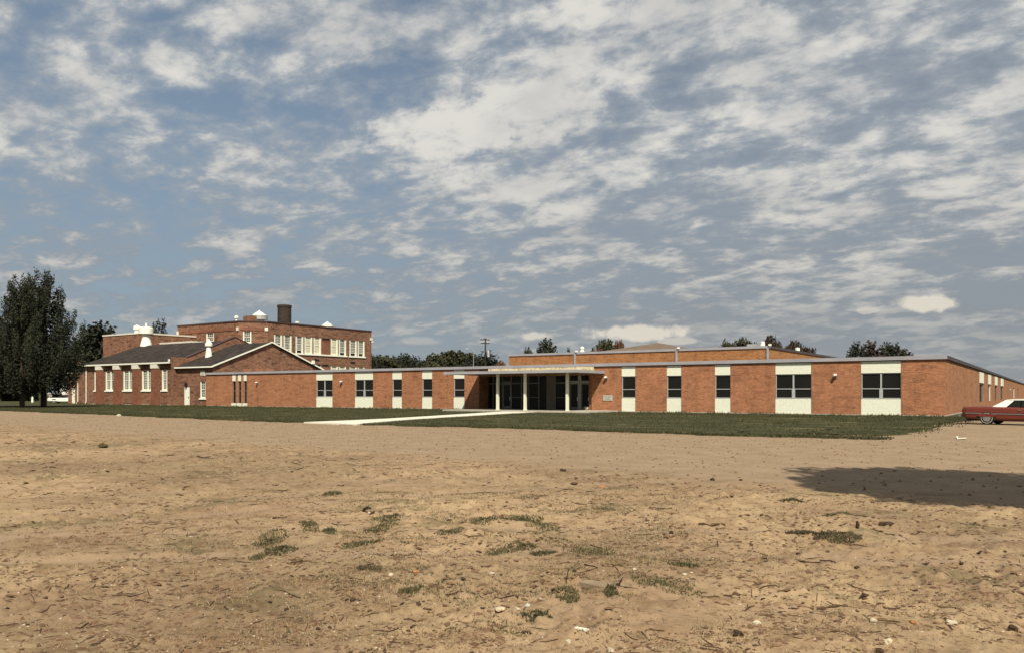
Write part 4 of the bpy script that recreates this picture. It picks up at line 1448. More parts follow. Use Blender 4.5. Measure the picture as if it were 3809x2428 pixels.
row = [('s', 0, 1393, 1318, 60, 'narrow fir touching the right edge of the two-storey school'), ('b', 1, 1430, 1322, 90, 'dark rounded tree second from the two-storey school'),
       ('s', 1, 1470, 1322, 60, 'dark fir left of the tallest spire in the tree row'), ('s', 2, 1503, 1312, 66, 'tallest pointed fir in the left half of the tree row'),
       ('s', 0, 1548, 1322, 62, 'pointed fir right of the tallest spire, before the dip of the tree row'), ('b', 0, 1585, 1343, 70, 'lowest rounded tree in the dip of the tree row'),
       ('b', 2, 1640, 1311, 95, 'large rounded tree starting the higher right half of the tree row'), ('b', 1, 1695, 1304, 120, 'largest rounded tree of the row, left of the utility pole'),
       ('s', 1, 1735, 1326, 48, 'small fir between the largest rounded tree and the thin mast'), ('s', 2, 1772, 1322, 52, 'small fir between the thin mast and the utility pole'),
       ('s', 0, 1806, 1306, 90, 'dark fir directly around the utility pole'), ('b', 0, 1835, 1342, 60, 'low green tree right of the utility pole'),
       ('r', 2, 1860, 1340, 40, 'small russet tree right of the utility pole')]
for i, (k, j, x, y, w, lab) in enumerate(row):
    ms = (SPIRE[j], 13.3, 3.4) if k == 's' else (BROAD[j], 10.9, 5.0)
    mt = M['conifer'] if k == 's' else (M['leaf_red'] if k == 'r' else M['leaf'])
    tree_at(ms, x, y, 190 + 4 * (i % 4), mt, 'fir_tree' if k == 's' else 'leafy_tree', lab, 'tree', 'tree row behind the wing roof', w)
row = [('s', 2, 1963, 1291, 46, 'conifer', 'short fir peeping over the left end of the gymnasium parapet'), ('s', 1, 2034, 1257, 74, 'conifer', 'tall pointed fir above the gymnasium parapet left of the round roof vent'),
       ('s', 0, 2000, 1303, 22, 'conifer', 'tiny fir tip between the two firs over the gymnasium'), ('s', 0, 2114, 1291, 26, 'conifer', 'single small fir tip just left of the round roof vent'),
       ('b', 0, 2258, 1261, 80, 'leaf', 'round green tree over the gymnasium, right of the round roof vent'), ('r', 1, 2302, 1268, 42, 'leaf_red', 'russet tree touching the round green tree over the gymnasium'),
       ('r', 2, 2222, 1288, 24, 'leaf_red', 'small russet tree at left foot of the round green tree'),
       ('b', 2, 2707, 1262, 50, 'leaf', 'dark tree over gymnasium, first right of the tan roof'), ('b', 1, 2765, 1259, 60, 'leaf', 'lighter green tree second right of the tan roof'),
       ('s', 2, 2808, 1272, 26, 'conifer', 'small dark fir just left of the square roof hatch'),
       ('b', 0, 2868, 1249, 60, 'leaf_brown', 'brown tree rising highest behind the metal roof vent'), ('s', 1, 2895, 1266, 34, 'conifer', 'narrow dark tree right of the brown tree behind roof vent'),
       ('b', 1, 2950, 1270, 62, 'leaf_brown', 'brown tree behind the last small roof vent of the gymnasium'), ('b', 2, 3002, 1281, 50, 'leaf_brown', 'rightmost brown tree above the sloping end of gymnasium roofline')]
for i, (k, j, x, y, w, mt, lab) in enumerate(row):
    ms = (SPIRE[j], 13.3, 3.4) if k == 's' else (BROAD[j], 10.9, 5.0)
    tree_at(ms, x, y, 165 + 5 * (i % 3), M[mt], 'fir_tree' if k == 's' else 'leafy_tree', lab, 'tree', 'trees over the gymnasium', w)
for i, (x, y, w, lab) in enumerate(((3186, 1268, 62, 'first dark pine from left in the clump over the wing roof'), (3240, 1266, 74, 'tallest dark pine, second in the clump over the wing roof'),
                                    (3298, 1271, 62, 'third dark pine in the clump over the wing roof'), (3336, 1276, 56, 'fourth dark pine in the clump over the wing roof'),
                                    (3362, 1298, 66, 'low outermost right pine of the clump over the wing roof'), (3158, 1312, 40, 'low outermost left pine of the clump over the wing roof'))):
    tree_at((SPIRE[i % 3], 13.3, 3.4), x, y, 150 + 3 * i, M['leaf_brown'] if i in (1, 4) else M['conifer'], 'pine_tree', lab, 'pine tree', 'pine clump over the wing roof', w)

hu_, hv_ = far(35, 178)
k_ = 9000
hp = np.stack([rng.uniform(-6, 6, k_), rng.uniform(-1, 1, k_), np.abs(rng.uniform(0, 2.6, k_)) * (0.8 + 0.25 * vnoise(rng.uniform(-9, 9, k_), np.zeros(k_), 5))], -1)
hV, hq = quads(hp, 0.30, rng)
hm = fast_mesh('hedge', hV, hq)
hm.materials.append(M['pine'])
ho = bpy.data.objects.new('hedge', hm)
link(ho)
ho.location = (hu_, hv_, 0)
ho.rotation_euler = (0, 0, ANG)
tag(ho, 'dark clipped hedge line far behind the pine trunks at left', 'hedge')

# the maple off to the right whose shade falls across the dirt
maple = put_tree('shade_tree', 'leafy tree just outside the photo at right, casting the dark shade on the dirt', 'tree', SHADE, M['leaf'], (5.2, 9.55, 0), (0.64, 0.64, 1.0), 0.7)
maple2 = put_tree('shade_tree', 'second leafy tree outside the photo at right, lengthening the dark shade', 'tree', SHADE, M['leaf'], (8.0, 8.4, 0), (0.55, 0.55, 1.0), 2.4)

# ------------------------------------------------------------------ utility pole and mast
u, v = far(1805, 170)
pole = thing('utility_pole', 'dark wooden utility pole with two crossarms and a pale transformer', 'utility pole', (u, v, 0), ANG + 0.25)
z1 = zed(1257, 170)
MB().tube([(0, 0, 0), (0, 0, z1 * 0.6), (0, 0, z1)], [0.19, 0.16, 0.13], 8).build('pole', M['wood_pole'], pole, local=True)
for z, w in ((z1 - 0.28, 1.1), (z1 - 1.05, 0.95)):
    arm = MB().box(-w, w, 0.12, 0.25, z - 0.10, z + 0.10).build('crossarm', M['wood_pole'], pole, local=True)
    for s in (-0.92, -0.5, 0.5, 0.92):
        o = MB().lathe(s * w, 0.185, [(0.03, z + 0.10), (0.06, z + 0.16), (0.05, z + 0.24), (0.02, z + 0.27)], 8).build('insulator', M['white_metal'], None)
        o.parent = arm
        o.location = Vector(o.location) - Vector(arm.location)
MB().lathe(0.62, -0.12, [(0.28, z1 - 4.0), (0.30, z1 - 3.9), (0.30, z1 - 2.9), (0.24, z1 - 2.8), (0.06, z1 - 2.65)], 14).build('transformer', M['galv'], pole, local=True)
u, v = far(1761, 165)
mast = thing('lamp_mast', 'thin grey mast with a short curved arm left of the utility pole', 'lamp post', (u, v, 0), ANG)
z1 = zed(1292, 165)
MB().tube([(0, 0, 0), (0, 0, z1 - 0.5), (-0.1, 0, z1 - 0.1), (-0.5, 0, z1), (-1.2, 0, z1 - 0.1)], [0.09, 0.06, 0.05, 0.05, 0.04], 6).build('pole', M['fascia'], mast, local=True)
MB().box(-1.6, -1.0, -0.12, 0.12, z1 - 0.28, z1 - 0.12).build('lamp_head', M['galv'], mast, local=True)

# ------------------------------------------------------------------ far left: white house, carport, gate post
hd = 225
hu, hv = far(251, hd)
house = thing('white_house', 'small white gabled house far off, half hidden by the brick annex and pine skirts', 'house', (hu, hv, 0), ANG + 0.45)
q = hd / F
hwid, he, ha = 41 * q, (1462 - 1447) * q + EYE, (1462 - 1420) * q + EYE
mb = MB()
mb.prism([(-hwid, 0), (hwid, 0), (hwid, he), (0, ha), (-hwid, he)], 'o', 0, 8)
mb.build('wall', M['siding'], house, local=True)
mb = MB()
for s in (-1, 1):
    mb.prism([(s * (hwid + 0.25), he - 0.2), (0, ha + 0.02), (0, ha + 0.18), (s * (hwid + 0.3), he - 0.04)], 'o', -0.2, 8.2)
mb.build('roof', M['shingle'], house, local=True)
wf = MB().box(-2.45, -1.35, -0.06, -0.001, 1.25, 2.35).build('window', M['siding'], house, local=True)
o = MB().box(-2.35, -1.45, -0.09, -0.061, 1.33, 2.27).build('pane', M['glass'], None)
o.parent = wf
o.location = Vector(o.location) - Vector(wf.location)
o = MB().box(-1.92, -1.88, -0.11, -0.091, 1.33, 2.27).build('muntin', M['siding'], None)
o.parent = wf
o.location = Vector(o.location) - Vector(wf.location)
MB().lathe(-1.25, -0.04, [(0.34, 3.45), (0.3, 3.7), (0.1, 3.8)], 10).build('gable_vent', M['dark'], house, local=True)
su, sv = far(200, 200)
shed = thing('low_shed', 'low rust-roofed shed in front of the white house', 'shed', (su, sv, 0), ANG)
MB().box(-1.0, 2.4, 0, 3, 0, 0.85).build('wall', M['dark'], shed, local=True)
mb = MB()
mb.prism([(-0.2, 0.851), (1.5, 1.45), (3.2, 0.851)], 's', -1.1, 2.5)
mb.build('roof', M['rust_roof'], shed, local=True)
cu, cv = far(171, 160)
q = 160 / F
car_p = thing('carport', 'flat-roofed carport with a white door panel under the pine branches', 'carport', (cu, cv, 0), ANG)
zr = EYE
MB().box(-18 * q, 18 * q, 0, 4, zr - 0.12, zr + 0.06).build('roof', M['limestone'], car_p, local=True)
MB().box(-18 * q, 18 * q, 3.8, 4, 0, zr - 0.12).build('wall', M['dark'], car_p, local=True)
MB().box(-18 * q, -5.5 * q, 0.3, 0.4, 0.1, 1.28).build('door', M['white'], car_p, local=True)
for s in (-17, 11, 17.4):
    MB().box(s * q - 0.06, s * q + 0.06, 0.05, 0.17, 0, zr - 0.121).build('post', M['limestone'], car_p, local=True)
gu, gv = far(121, 150)
gp = thing('gate_post', 'short white gate post seen between the two tall pine trunks', 'post', (gu, gv, 0), ANG)
MB().box(-0.16, 0.16, -0.16, 0.16, 0, 0.62).build('base', M['white'], gp, local=True)
MB().prism([(-0.16, 0.62), (0.02, 0.62), (0.14, 0.75), (-0.04, 1.15), (-0.16, 1.0)], 'o', -0.1, 0.1).build('cap', M['white'], gp, local=True)
gu, gv = far(85, 140)
tp = thing('orange_post', 'orange-brown wooden post standing behind the leftmost pine trunk', 'post', (gu, gv, 0), ANG)
MB().box(-0.17, 0.17, -0.17, 0.17, 0, 1.45).build('shaft', M['rust_roof'], tp, local=True)
MB().box(-0.2, 0.2, -0.2, 0.2, 1.451, 1.55).build('cap', M['rust_roof'], tp, local=True)


# ------------------------------------------------------------------ cars
def make_car(name, label, loc, rotz, body_m, roof_m, trim=True):
    """sixties two-door hardtop; local +x is the nose, z up, wheels on z = 0"""
    t = thing(name, label, 'car', loc, rotz)
    # stations: x, half width, bottom, belt height, deck crown
    st = [(-2.70, 0.80, 0.46, 0.84, 0.86), (-2.66, 0.90, 0.40, 0.93, 0.95), (-2.45, 0.97, 0.33, 0.965, 0.985), (-1.6, 1.0, 0.27, 0.985, 1.01), (-0.7, 1.0, 0.25, 0.965, 0.97),
          (0.3, 1.0, 0.25, 0.945, 0.95), (1.0, 0.99, 0.25, 0.935, 0.97), (1.9, 0.98, 0.28, 0.92, 0.96), (2.45, 0.96, 0.32, 0.90, 0.93), (2.68, 0.90, 0.36, 0.86, 0.88), (2.74, 0.80, 0.42, 0.78, 0.79)]
    V, Fc = [], []
    for x, w, b, h, c in st:
        half = [(0.0, b), (w * 0.86, b), (w * 0.97, b + 0.10), (w * 0.985, b + 0.28), (w * 0.955, 0.60 if h > 0.8 else h - 0.2), (w, 0.66 if h > 0.8 else h - 0.12), (w * 0.985, h - 0.09), (w * 0.93, h), (w * 0.6, (h + c) / 2 + 0.004), (0.0, c)]
        ring = half + [(-y, z) for y, z in half[-2:0:-1]]
        V.append([(x, y, z) for y, z in ring])
    n = len(V[0])
    verts = [p for r in V for p in r]
    for i in range(len(V) - 1):
        for k in range(n):
            Fc.append((i * n + k, i * n + (k + 1) % n, (i + 1) * n + (k + 1) % n, (i + 1) * n + k))
    Fc.append(tuple(range(n)))
    Fc.append(tuple((len(V) - 1) * n + k for k in range(n)))
    MB().add(verts, Fc).build('body', body_m, t, local=True, smooth=False)
    # greenhouse: roof skin, broad rear pillars, glass
    roof = MB()
    rp = [(-0.62, 0.66, 1.345), (-0.35, 0.70, 1.372), (0.2, 0.72, 1.378), (0.62, 0.70, 1.36), (0.78, 0.66, 1.33)]
    top = [(x, s * y, z + (0.0 if abs(s) == 1 else 0.025)) for x, y, z in rp for s in (-1, -0.5, 0, 0.5, 1)]
    bot = [(x, y, z - 0.05) for x, y, z in top]
    f = []
    for i in range(len(rp) - 1):
        for k in range(4):
            a = i * 5 + k
            f.append((a, a + 1, a + 6, a + 5))
            f.append((25 + a, 25 + a + 5, 25 + a + 6, 25 + a + 1))
    edge = [0, 1, 2, 3, 4, 9, 14, 19, 24, 23, 22, 21, 20, 15, 10, 5]
    for i in range(16):
        a, b = edge[i], edge[(i + 1) % 16]
        f.append((a, 25 + a, 25 + b, b))
    roof.add(top + bot, f).build('roof', roof_m, t, local=True, smooth=False)
    for s in (-1, 1):
        # rear quarter pillar
        o0, o1 = (0.90 * s, 0.66 * s)
        poly = [(-1.18, o0, 0.975), (-0.52, o0 * 1.005, 0.965), (-0.18, o1 * 1.04, 1.335), (-0.60, o1, 1.345)]
        inn = [(x, y - 0.07 * s, z) for x, y, z in poly]
        MB().add(poly + inn, [(0, 1, 2, 3), (7, 6, 5, 4), (0, 4, 5, 1), (1, 5, 6, 2), (2, 6, 7, 3), (3, 7, 4, 0)]).build('pillar', roof_m, t, local=True)
        poly = [(1.18, o0, 0.955), (1.25, o0, 0.955), (0.78, o1 * 1.02, 1.33), (0.72, o1 * 1.02, 1.33)]
        inn = [(x, y - 0.05 * s, z) for x, y, z in poly]
        MB().add(poly + inn, [(0, 1, 2, 3), (7, 6, 5, 4), (0, 4, 5, 1), (1, 5, 6, 2), (2, 6, 7, 3), (3, 7, 4, 0)]).build('pillar', roof_m, t, local=True)
        for x0, x1, xa, xb in ((-0.50, 0.12, -0.17, 0.12), (0.16, 1.17, 0.16, 0.71)):
            poly = [(x0, o0 * 0.985, 0.95), (x1, o0 * 0.985, 0.945), (xb, o1 * 1.0, 1.33), (xa, o1 * 1.0, 1.33)]
            inn = [(x, y - 0.012 * s, z) for x, y, z in poly]
            MB().add(poly + inn, [(0, 1, 2, 3), (7, 6, 5, 4), (0, 4, 5, 1), (1, 5, 6, 2), (2, 6, 7, 3), (3, 7, 4, 0)]).build('side_window', M['glass'], t, local=True)
    for nm, xa, xb in (('rear_window', -1.20, -0.62), ('windscreen', 1.22, 0.775)):
        poly = [(xa, -0.83, 0.965), (xa, 0.83, 0.965), (xb, 0.62, 1.338), (xb, -0.62, 1.338)]
        inn = [(x + (0.015 if nm == 'rear_window' else -0.015), y, z - 0.012) for x, y, z in poly]
        MB().add(poly + inn, [(0, 1, 2, 3), (7, 6, 5, 4), (0, 4, 5, 1), (1, 5, 6, 2), (2, 6, 7, 3), (3, 7, 4, 0)]).build(nm, M['glass'], t, local=True)
    for s in (-1, 1):
        for x in (-1.42, 1.62):
            well = MB().prism([(x - 0.43 * math.cos(a), 0.36 + 0.43 * math.sin(a)) for a in np.linspace(-0.25, math.pi + 0.25, 16)], 'o', s * 0.80, s * 0.992)  # black half-disc stands for the shade inside the wheel well
            well.build('wheel_well_shade', M['dark'], t, local=True)
            tyre = MB()
            prof = [(0.22, 0.0), (0.32, -0.01), (0.355, 0.03), (0.36, 0.10), (0.355, 0.17), (0.32, 0.20), (0.22, 0.19)]
            v, f = [], []
            nn = 22
            for r, w in prof:
                for k in range(nn):
                    a = 6.28318 * k / nn
                    v.append((x + r * math.cos(a), s * (1.005 - w), 0.36 + r * math.sin(a)))
            for i in range(len(prof) - 1):
                for k in range(nn):
                    f.append((i * nn + k, i * nn + (k + 1) % nn, (i + 1) * nn + (k + 1) % nn, (i + 1) * nn + k))
            f.append(tuple(range(nn)))
            tyre.add(v, f)
            to = tyre.build('wheel', M['rubber'], t, local=True)
            for nm, r0, r1, mt in (('whitewall', 0.262, 0.280, M['limestone']), ('hubcap', 0.0, 0.19, M['chrome'])):
                hb = MB()
                v, f = [], []
                for r, w in ((r0, 1.018), (r1, 1.018), (r1, 1.004)):
                    for k in range(nn):
                        a = 6.28318 * k / nn
                        v.append((x + max(r, 0.001) * math.cos(a), s * w, 0.36 + max(r, 0.001) * math.sin(a)))
                for i in range(2):
                    for k in range(nn):
                        f.append((i * nn + k, i * nn + (k + 1) % nn, (i + 1) * nn + (k + 1) % nn, (i + 1) * nn + k))
                o = hb.add(v, f).build(nm, mt, None)
                o.parent = to
                o.location = Vector(o.location) - Vector(to.location)
            skirt = MB().prism([(x - 0.47, 0.52), (x - 0.42, 0.46), (x - 0.30, 0.43), (x + 0.30, 0.43), (x + 0.42, 0.46), (x + 0.47, 0.52), (x + 0.40, 0.59), (x - 0.40, 0.59)], 'o', s * 0.9, s * 1.024)
            skirt.build('fender_skirt', body_m, t, local=True)
        if trim:
            MB().add([(-2.5, s * 0.975, 0.60), (-1.6, s * 1.006, 0.585), (0.3, s * 1.008, 0.57), (2.3, s * 0.985, 0.56), (2.3, s * 0.985, 0.60), (0.3, s * 1.008, 0.61), (-1.6, s * 1.006, 0.625), (-2.5, s * 0.975, 0.64),
                      (-2.5, s * 0.93, 0.60), (-1.6, s * 0.95, 0.585), (0.3, s * 0.95, 0.57), (2.3, s * 0.93, 0.56), (2.3, s * 0.93, 0.60), (0.3, s * 0.95, 0.61), (-1.6, s * 0.95, 0.625), (-2.5, s * 0.93, 0.64)],
                     [(0, 1, 6, 7), (1, 2, 5, 6), (2, 3, 4, 5), (7, 6, 14, 15), (6, 5, 13, 14), (5, 4, 12, 13), (0, 8, 9, 1), (1, 9, 10, 2), (2, 10, 11, 3)]).build('trim_strip', M['chrome'], t, local=True)
        MB().box(-2.735, -2.69, s * 0.42, s * 0.78, 0.66, 0.80).build('tail_light', M['tail'], t, local=True)
        MB().box(2.735, 2.77, s * 0.45, s * 0.75, 0.60, 0.74).build('headlight', M['chrome'], t, local=True)
        MB().box(0.05, 0.22, s * 1.0, s * 1.03, 0.80, 0.83).build('door_handle', M['chrome'], t, local=True)
    for x0, x1 in ((-2.84, -2.71), (2.75, 2.86)):
        bp = MB()
        bp.prism([(x0, -0.95), (x1, -0.97), (x1, 0.97), (x0, 0.95)], 'z', 0.42, 0.56)
        bp.build('bumper', M['chrome'], t, local=True)
    MB().box(-2.5, 2.5, -0.75, 0.75, 0.2, 0.42).build('underbody', M['dark'], t, local=True)
    return t


th = math.radians(137)
dirx = -SA * math.cos(th) + CA * math.sin(th)
diry = CA * math.cos(th) + SA * math.sin(th)
wx, wy = far(3692, 44.0)
cx = wx + dirx * 1.42 + diry * 1.0 * 0.0
cy = wy + diry * 1.42
make_car('parked_car', 'red sixties hardtop with a white roof, parked on gravel beside the wing', (cx, cy, 0.0), math.atan2(diry, dirx), M['car_red'], M['car_white'])
wu, wv = far(246, 139)
make_car('distant_car', 'white car parked far off between the white house and the brick annex', (wu, wv, 0.0), ANG + math.pi + 0.15, M['car_white'], M['dark'], trim=False)


# ------------------------------------------------------------------ loose things on the ground
def gz(u, v):
    return float(height(np.array([u]), np.array([v]))[0])


ICO = None


def lump_mesh(name, r, rng, mat, sub=2, squash=0.6, rough=0.25):
    bm = bmesh.new()
    bmesh.ops.create_icosphere(bm, subdivisions=sub, radius=1.0)
    k = rng.uniform(0.6, 1.3, 3)
    ph = rng.uniform(0, 10, 3)
    for vtx in bm.verts:
        c = vtx.co
        n = 1 + rough * (math.sin(c.x * 3.1 + ph[0]) * math.cos(c.y * 2.7 + ph[1]) + 0.5 * math.sin(c.z * 5 + c.x * 4 + ph[2])) + rng.uniform(-0.08, 0.08)
        vtx.co = Vector((c.x * r * n * k[0], c.y * r * n * k[1], c.z * r * n * squash))
    me = bpy.data.meshes.new(name)
    bm.to_mesh(me)
    bm.free()
    me.materials.append(mat)
    return me


rg = np.random.default_rng(5)


def stone(x, y, wpx, mat, name, label, cat, group=None, squash=0.6):
    u, v, d = gnd(x, y)
    r = max(0.012, wpx * d / F / 2) * (0.85 if mat == 'white_stone' and wpx > 16 else 1.0)
    me = lump_mesh(name, r, rg, M[mat], 2, squash)
    o = bpy.data.objects.new(name, me)
    link(o)
    o.location = (u, v, gz(u, v) + r * squash * 0.55)
    o.rotation_euler = (0, 0, rg.uniform(0, 6.28))
    tag(o, label, cat, group)
    return o


def stick(xa, ya, xb, yb, thick, mat, name, label, cat, group=None, lift=0.0, bend=0.05):
    ua, va, da = gnd(xa, ya)
    ub, vb, db = gnd(xb, yb)
    r = thick * (da + db) / 2 / F / 2
    pts, n = [], 7
    L = math.hypot(ub - ua, vb - va)
    nx, ny = -(vb - va) / max(L, 1e-3), (ub - ua) / max(L, 1e-3)
    for i in range(n):
        f = i / (n - 1)
        w = bend * L * math.sin(f * 3.1) * (1 if i % 2 else 0.6) + rg.uniform(-0.012, 0.012)
        uu, vv = ua + (ub - ua) * f + nx * w, va + (vb - va) * f + ny * w
        pts.append((uu, vv, gz(uu, vv) + r * 0.7 + lift * f))
    rad = [r * (0.75 + 0.35 * math.sin(i * 2.1)) * (1 - 0.35 * i / (n - 1)) for i in range(n)]
    mb = MB().tube(pts, rad, 6)
    k = n // 2
    p = Vector(pts[k])
    mb.tube([tuple(p), tuple(p + Vector((nx * L * 0.12 + (ub - ua) * 0.10, ny * L * 0.12 + (vb - va) * 0.10, r * 1.2)))], [r * 0.5, r * 0.25], 5)
    o = mb.build(name, M[mat])
    tag(o, label, cat, group)
    return o


S = [(382, 1665, 24, 'olive_rock', 'rock', 'dark olive rock alone on the dirt at left, below the two-storey school', 'rock', 0.85),
     (441, 1547, 15, 'white_stone', 'stone', 'white stone on the lawn edge below the old hall windows', 'stone', 0.7),
     (1372, 1913, 18, 'white_stone', 'stone', 'white stone beside a curled dark bark scrap', 'stone', 0.6),
     (1455, 2135, 22, 'white_stone', 'stone', 'rounded white stone left of the orange stone', 'stone', 0.8),
     (1547, 2128, 22, 'orange_stone', 'stone', 'orange stone right of a rounded white stone', 'stone', 0.6),
     (1830, 2128, 20, 'white_stone', 'stone', 'white stone with a dark crumb behind it near the middle', 'stone', 0.6),
     (2403, 1943, 12, 'white_stone', 'stone', 'small white stone below the long diagonal stick', 'stone', 0.7),
     (2360, 2124, 24, 'white_stone', 'stone', 'flat cream stone above the pale half-buried board', 'stone', 0.5),
     (2547, 2149, 24, 'white_stone', 'stone', 'bright white stone at the top of the long weed streak', 'stone', 0.5),
     (2572, 2133, 14, 'pebble', 'stone', 'small tan stone touching the bright white stone above the weed streak', 'stone', 0.6),
     (1924, 2260, 26, 'white_stone', 'stone', 'oval white stone lying left of the grey stone', 'stone', 0.5),
     (1962, 2242, 22, 'plaque', 'stone', 'grey stone right above the oval white stone', 'stone', 0.8),
     (2815, 2315, 30, 'white_stone', 'stone', 'white stone with a dark crescent shadow at lower right', 'stone', 0.7),
     (2744, 2366, 44, 'clod_dark', 'clod', 'big dark reddish clod near the bottom, right of centre', 'clod', 0.7),
     (2270, 2412, 34, 'pebble', 'stone', 'pale tan stone on the bottom edge of the photo', 'stone', 0.7),
     (2113, 2396, 30, 'pebble', 'stone', 'pale long stone beside the white chip near the bottom', 'stone', 0.5),
     (1957, 2362, 34, 'clod_dark', 'clod', 'dark flat clod at bottom middle left of the white chip', 'clod', 0.4),
     (3248, 2314, 32, 'pebble', 'stone', 'pale stone, largest of the four in a line at lower right', 'stone', 0.6),
     (3395, 2322, 26, 'orange_stone', 'stone', 'tan-orange stone, second in the line at lower right', 'stone', 0.6),
     (3538, 2326, 36, 'pebble', 'stone', 'pale wedge stone, rightmost in the line at lower right', 'stone', 0.5),
     (3303, 2391, 40, 'pebble', 'stone', 'pointed tan stone below the line of stones at lower right', 'stone', 0.7),
     (3270, 2420, 36, 'clod_dark', 'clod', 'dark clod on the bottom edge at lower right', 'clod', 0.6),
     (3296, 1955, 46, 'clod_dark', 'clod', 'broad dark clod just below the tree shade', 'clod', 0.4),
     (2890, 1984, 20, 'clod_dark', 'clod', 'dark clod at the left tip of the dark dead-grass patch', 'clod', 0.9),
     (3768, 2336, 40, 'clod_dark', 'clod', 'round dark clod by the right edge near the bottom', 'clod', 0.8),
     (3652, 2070, 44, 'clod_dark', 'clod', 'long dark clod at right below the tree shade', 'clod', 0.45),
     (2094, 1754, 24, 'clod_dark', 'clod', 'dark crumb pile where the smooth gravel meets the dirt, centre', 'clod', 0.6),
     (2135, 1800, 26, 'clod_dark', 'clod', 'dark flat clod below the crumb pile at the gravel edge', 'clod', 0.4),
     (2236, 1808, 28, 'orange_stone', 'stone', 'rusty orange scrap of brick in the upper middle dirt', 'brick scrap', 0.4),
     (2650, 1782, 17, 'clod_dark', 'clod', 'dark lump left of the tree shade at the gravel edge', 'clod', 0.7),
     (2755, 1785, 15, 'clod_dark', 'clod', 'dark lump nearest the left tip of the tree shade', 'clod', 0.6),
     (2496, 2006, 16, 'clod_dark', 'clod', 'pointed dark clod in the clear sand right of centre', 'clod', 0.9),
     (1290, 2235, 18, 'clod_dark', 'clod', 'dark knob, left of the pair, in the lower left sand', 'clod', 0.7),
     (1310, 2245, 30, 'clod_dark', 'clod', 'longer dark knob touching its smaller neighbour in the lower left sand', 'clod', 0.5),
     (1183, 2320, 16, 'clod_dark', 'clod', 'single small dark pebble-like clod at lower left', 'clod', 0.8),
     (1858, 2290, 34, 'pebble', 'stone', 'pale buried stone by the dry grass near bottom middle', 'stone', 0.5),
     (3190, 1976, 16, 'clod_dark', 'stump', 'small dark stub standing up below the tree shade', 'stub', 2.2)]
for x, y, w, mt, nm, lab, cat, sq in S:
    stone(x, y, w, mt, nm, lab, cat, None, sq)
T_ = [(160, 1838, 205, 1830, 5, 'twig', 'short dark stick tilted upward in the left sand', 0.02), (226, 1903, 301, 1899, 5, 'longest thin dark stick lying level at far left', 0.0),
      (328, 1869, 353, 1868, 5, 'short level stick just above and right of the longest left stick'), (511, 1869, 540, 1866, 5, 'short stick alone on the sand below the olive rock'),
      (1016, 1932, 1066, 1919, 7, 'dark crooked branch left of the weeds in the middle'), (1336, 2426, 1388, 2406, 8, 'dark stick rising at the bottom edge left of middle'),
      (2597, 1961, 2697, 1967, 10, 'thick dark log-like stick alone right of centre'), (2398, 1814, 2488, 1866, 5, 'long pale diagonal stick near the gravel edge'),
      (3039, 2258, 3144, 2266, 10, 'thick dark stick low in the right half'), (1790, 2116, 1804, 2113, 6, 'short dark twig by the weeds near the middle'),
      (2690, 2212, 2775, 2208, 7, 'dark crooked stick right of the long weed streak'), (2800, 2179, 2850, 2176, 6, 'straight short stick above the crooked one at right'),
      (1280, 1812, 1252, 1810, 5, 'thin twig in the upper left dirt'), (3238, 1975, 3390, 2008, 6, 'long thin branch slanting down below the tree shade'),
      (735, 1705, 790, 1703, 6, 'dark level branch scrap in the upper left dirt strip'), (620, 1694, 650, 1694, 6, 'small dark scrap under the lawn at upper left')]
for q in T_:
    q = list(q) + [0.0]
    xa, ya, xb, yb, th_ = q[:5]
    lab = [z for z in q[5:] if isinstance(z, str) and z != 'twig'][0]
    stick(xa, ya, xb, yb, th_, 'pale_wood' if 'pale' in lab else 'twig', 'stick', lab, 'stick')
# upright bits
u, v, d = gnd(2104, 2160)
o = MB().tube([(u, v, gz(u, v) - 0.02), (u + 0.01, v, gz(u, v) + 0.06), (u + 0.03, v + 0.01, gz(u, v) + 0.15)], [0.006, 0.005, 0.003], 6).build('dry_stalk', M['twig'])
tag(o, 'thin dry stalk standing upright in the middle foreground', 'stalk')
u, v, d = gnd(2303, 2186)
z = gz(u, v)
o = MB().tube([(u - 0.03, v, z + 0.005), (u, v, z + 0.01), (u + 0.012, v, z + 0.04), (u + 0.03, v + 0.005, z + 0.075)], [0.012, 0.013, 0.010, 0.006], 7).build('root_stub', M['wood_pole'])
tag(o, 'curled dark root stub by the pale half-buried board', 'root')
u, v, d = gnd(1360, 1912)
z = gz(u, v)
o = MB().tube([(u - 0.06, v, z), (u - 0.03, v, z + 0.05), (u + 0.04, v, z + 0.085), (u + 0.1, v, z + 0.07)], [0.018, 0.02, 0.018, 0.01], 7).build('bark_scrap', M['wood_pole'])
tag(o, 'curled dark bark scrap arching over a white stone', 'bark')
ua, va, _ = gnd(2184, 2160)
ub, vb, _ = gnd(2330, 2178)
uc2, vc2, _ = gnd(2270, 2196)
z = gz(ua, va)
mb = MB()
mb.prism([(ua, va), (ub, vb), (uc2, vc2), (ua - 0.02, va - 0.12)], 'z', z - 0.03, z + 0.010)
tag(mb.build('board', M['pale_wood']), 'pale weathered board half buried in the sand near the middle', 'board')
u, v, d = gnd(2163, 2358)
z = gz(u, v)
tag(MB().box(u - 0.05, u + 0.05, v - 0.02, v + 0.02, z + 0.002, z + 0.014).build('chip', M['limestone']), 'small white rectangular chip near the bottom middle', 'chip')
ua, va, _ = gnd(3556, 1633)
ub, vb, _ = gnd(3590, 1639)
z = gz(ua, va)
mb = MB()
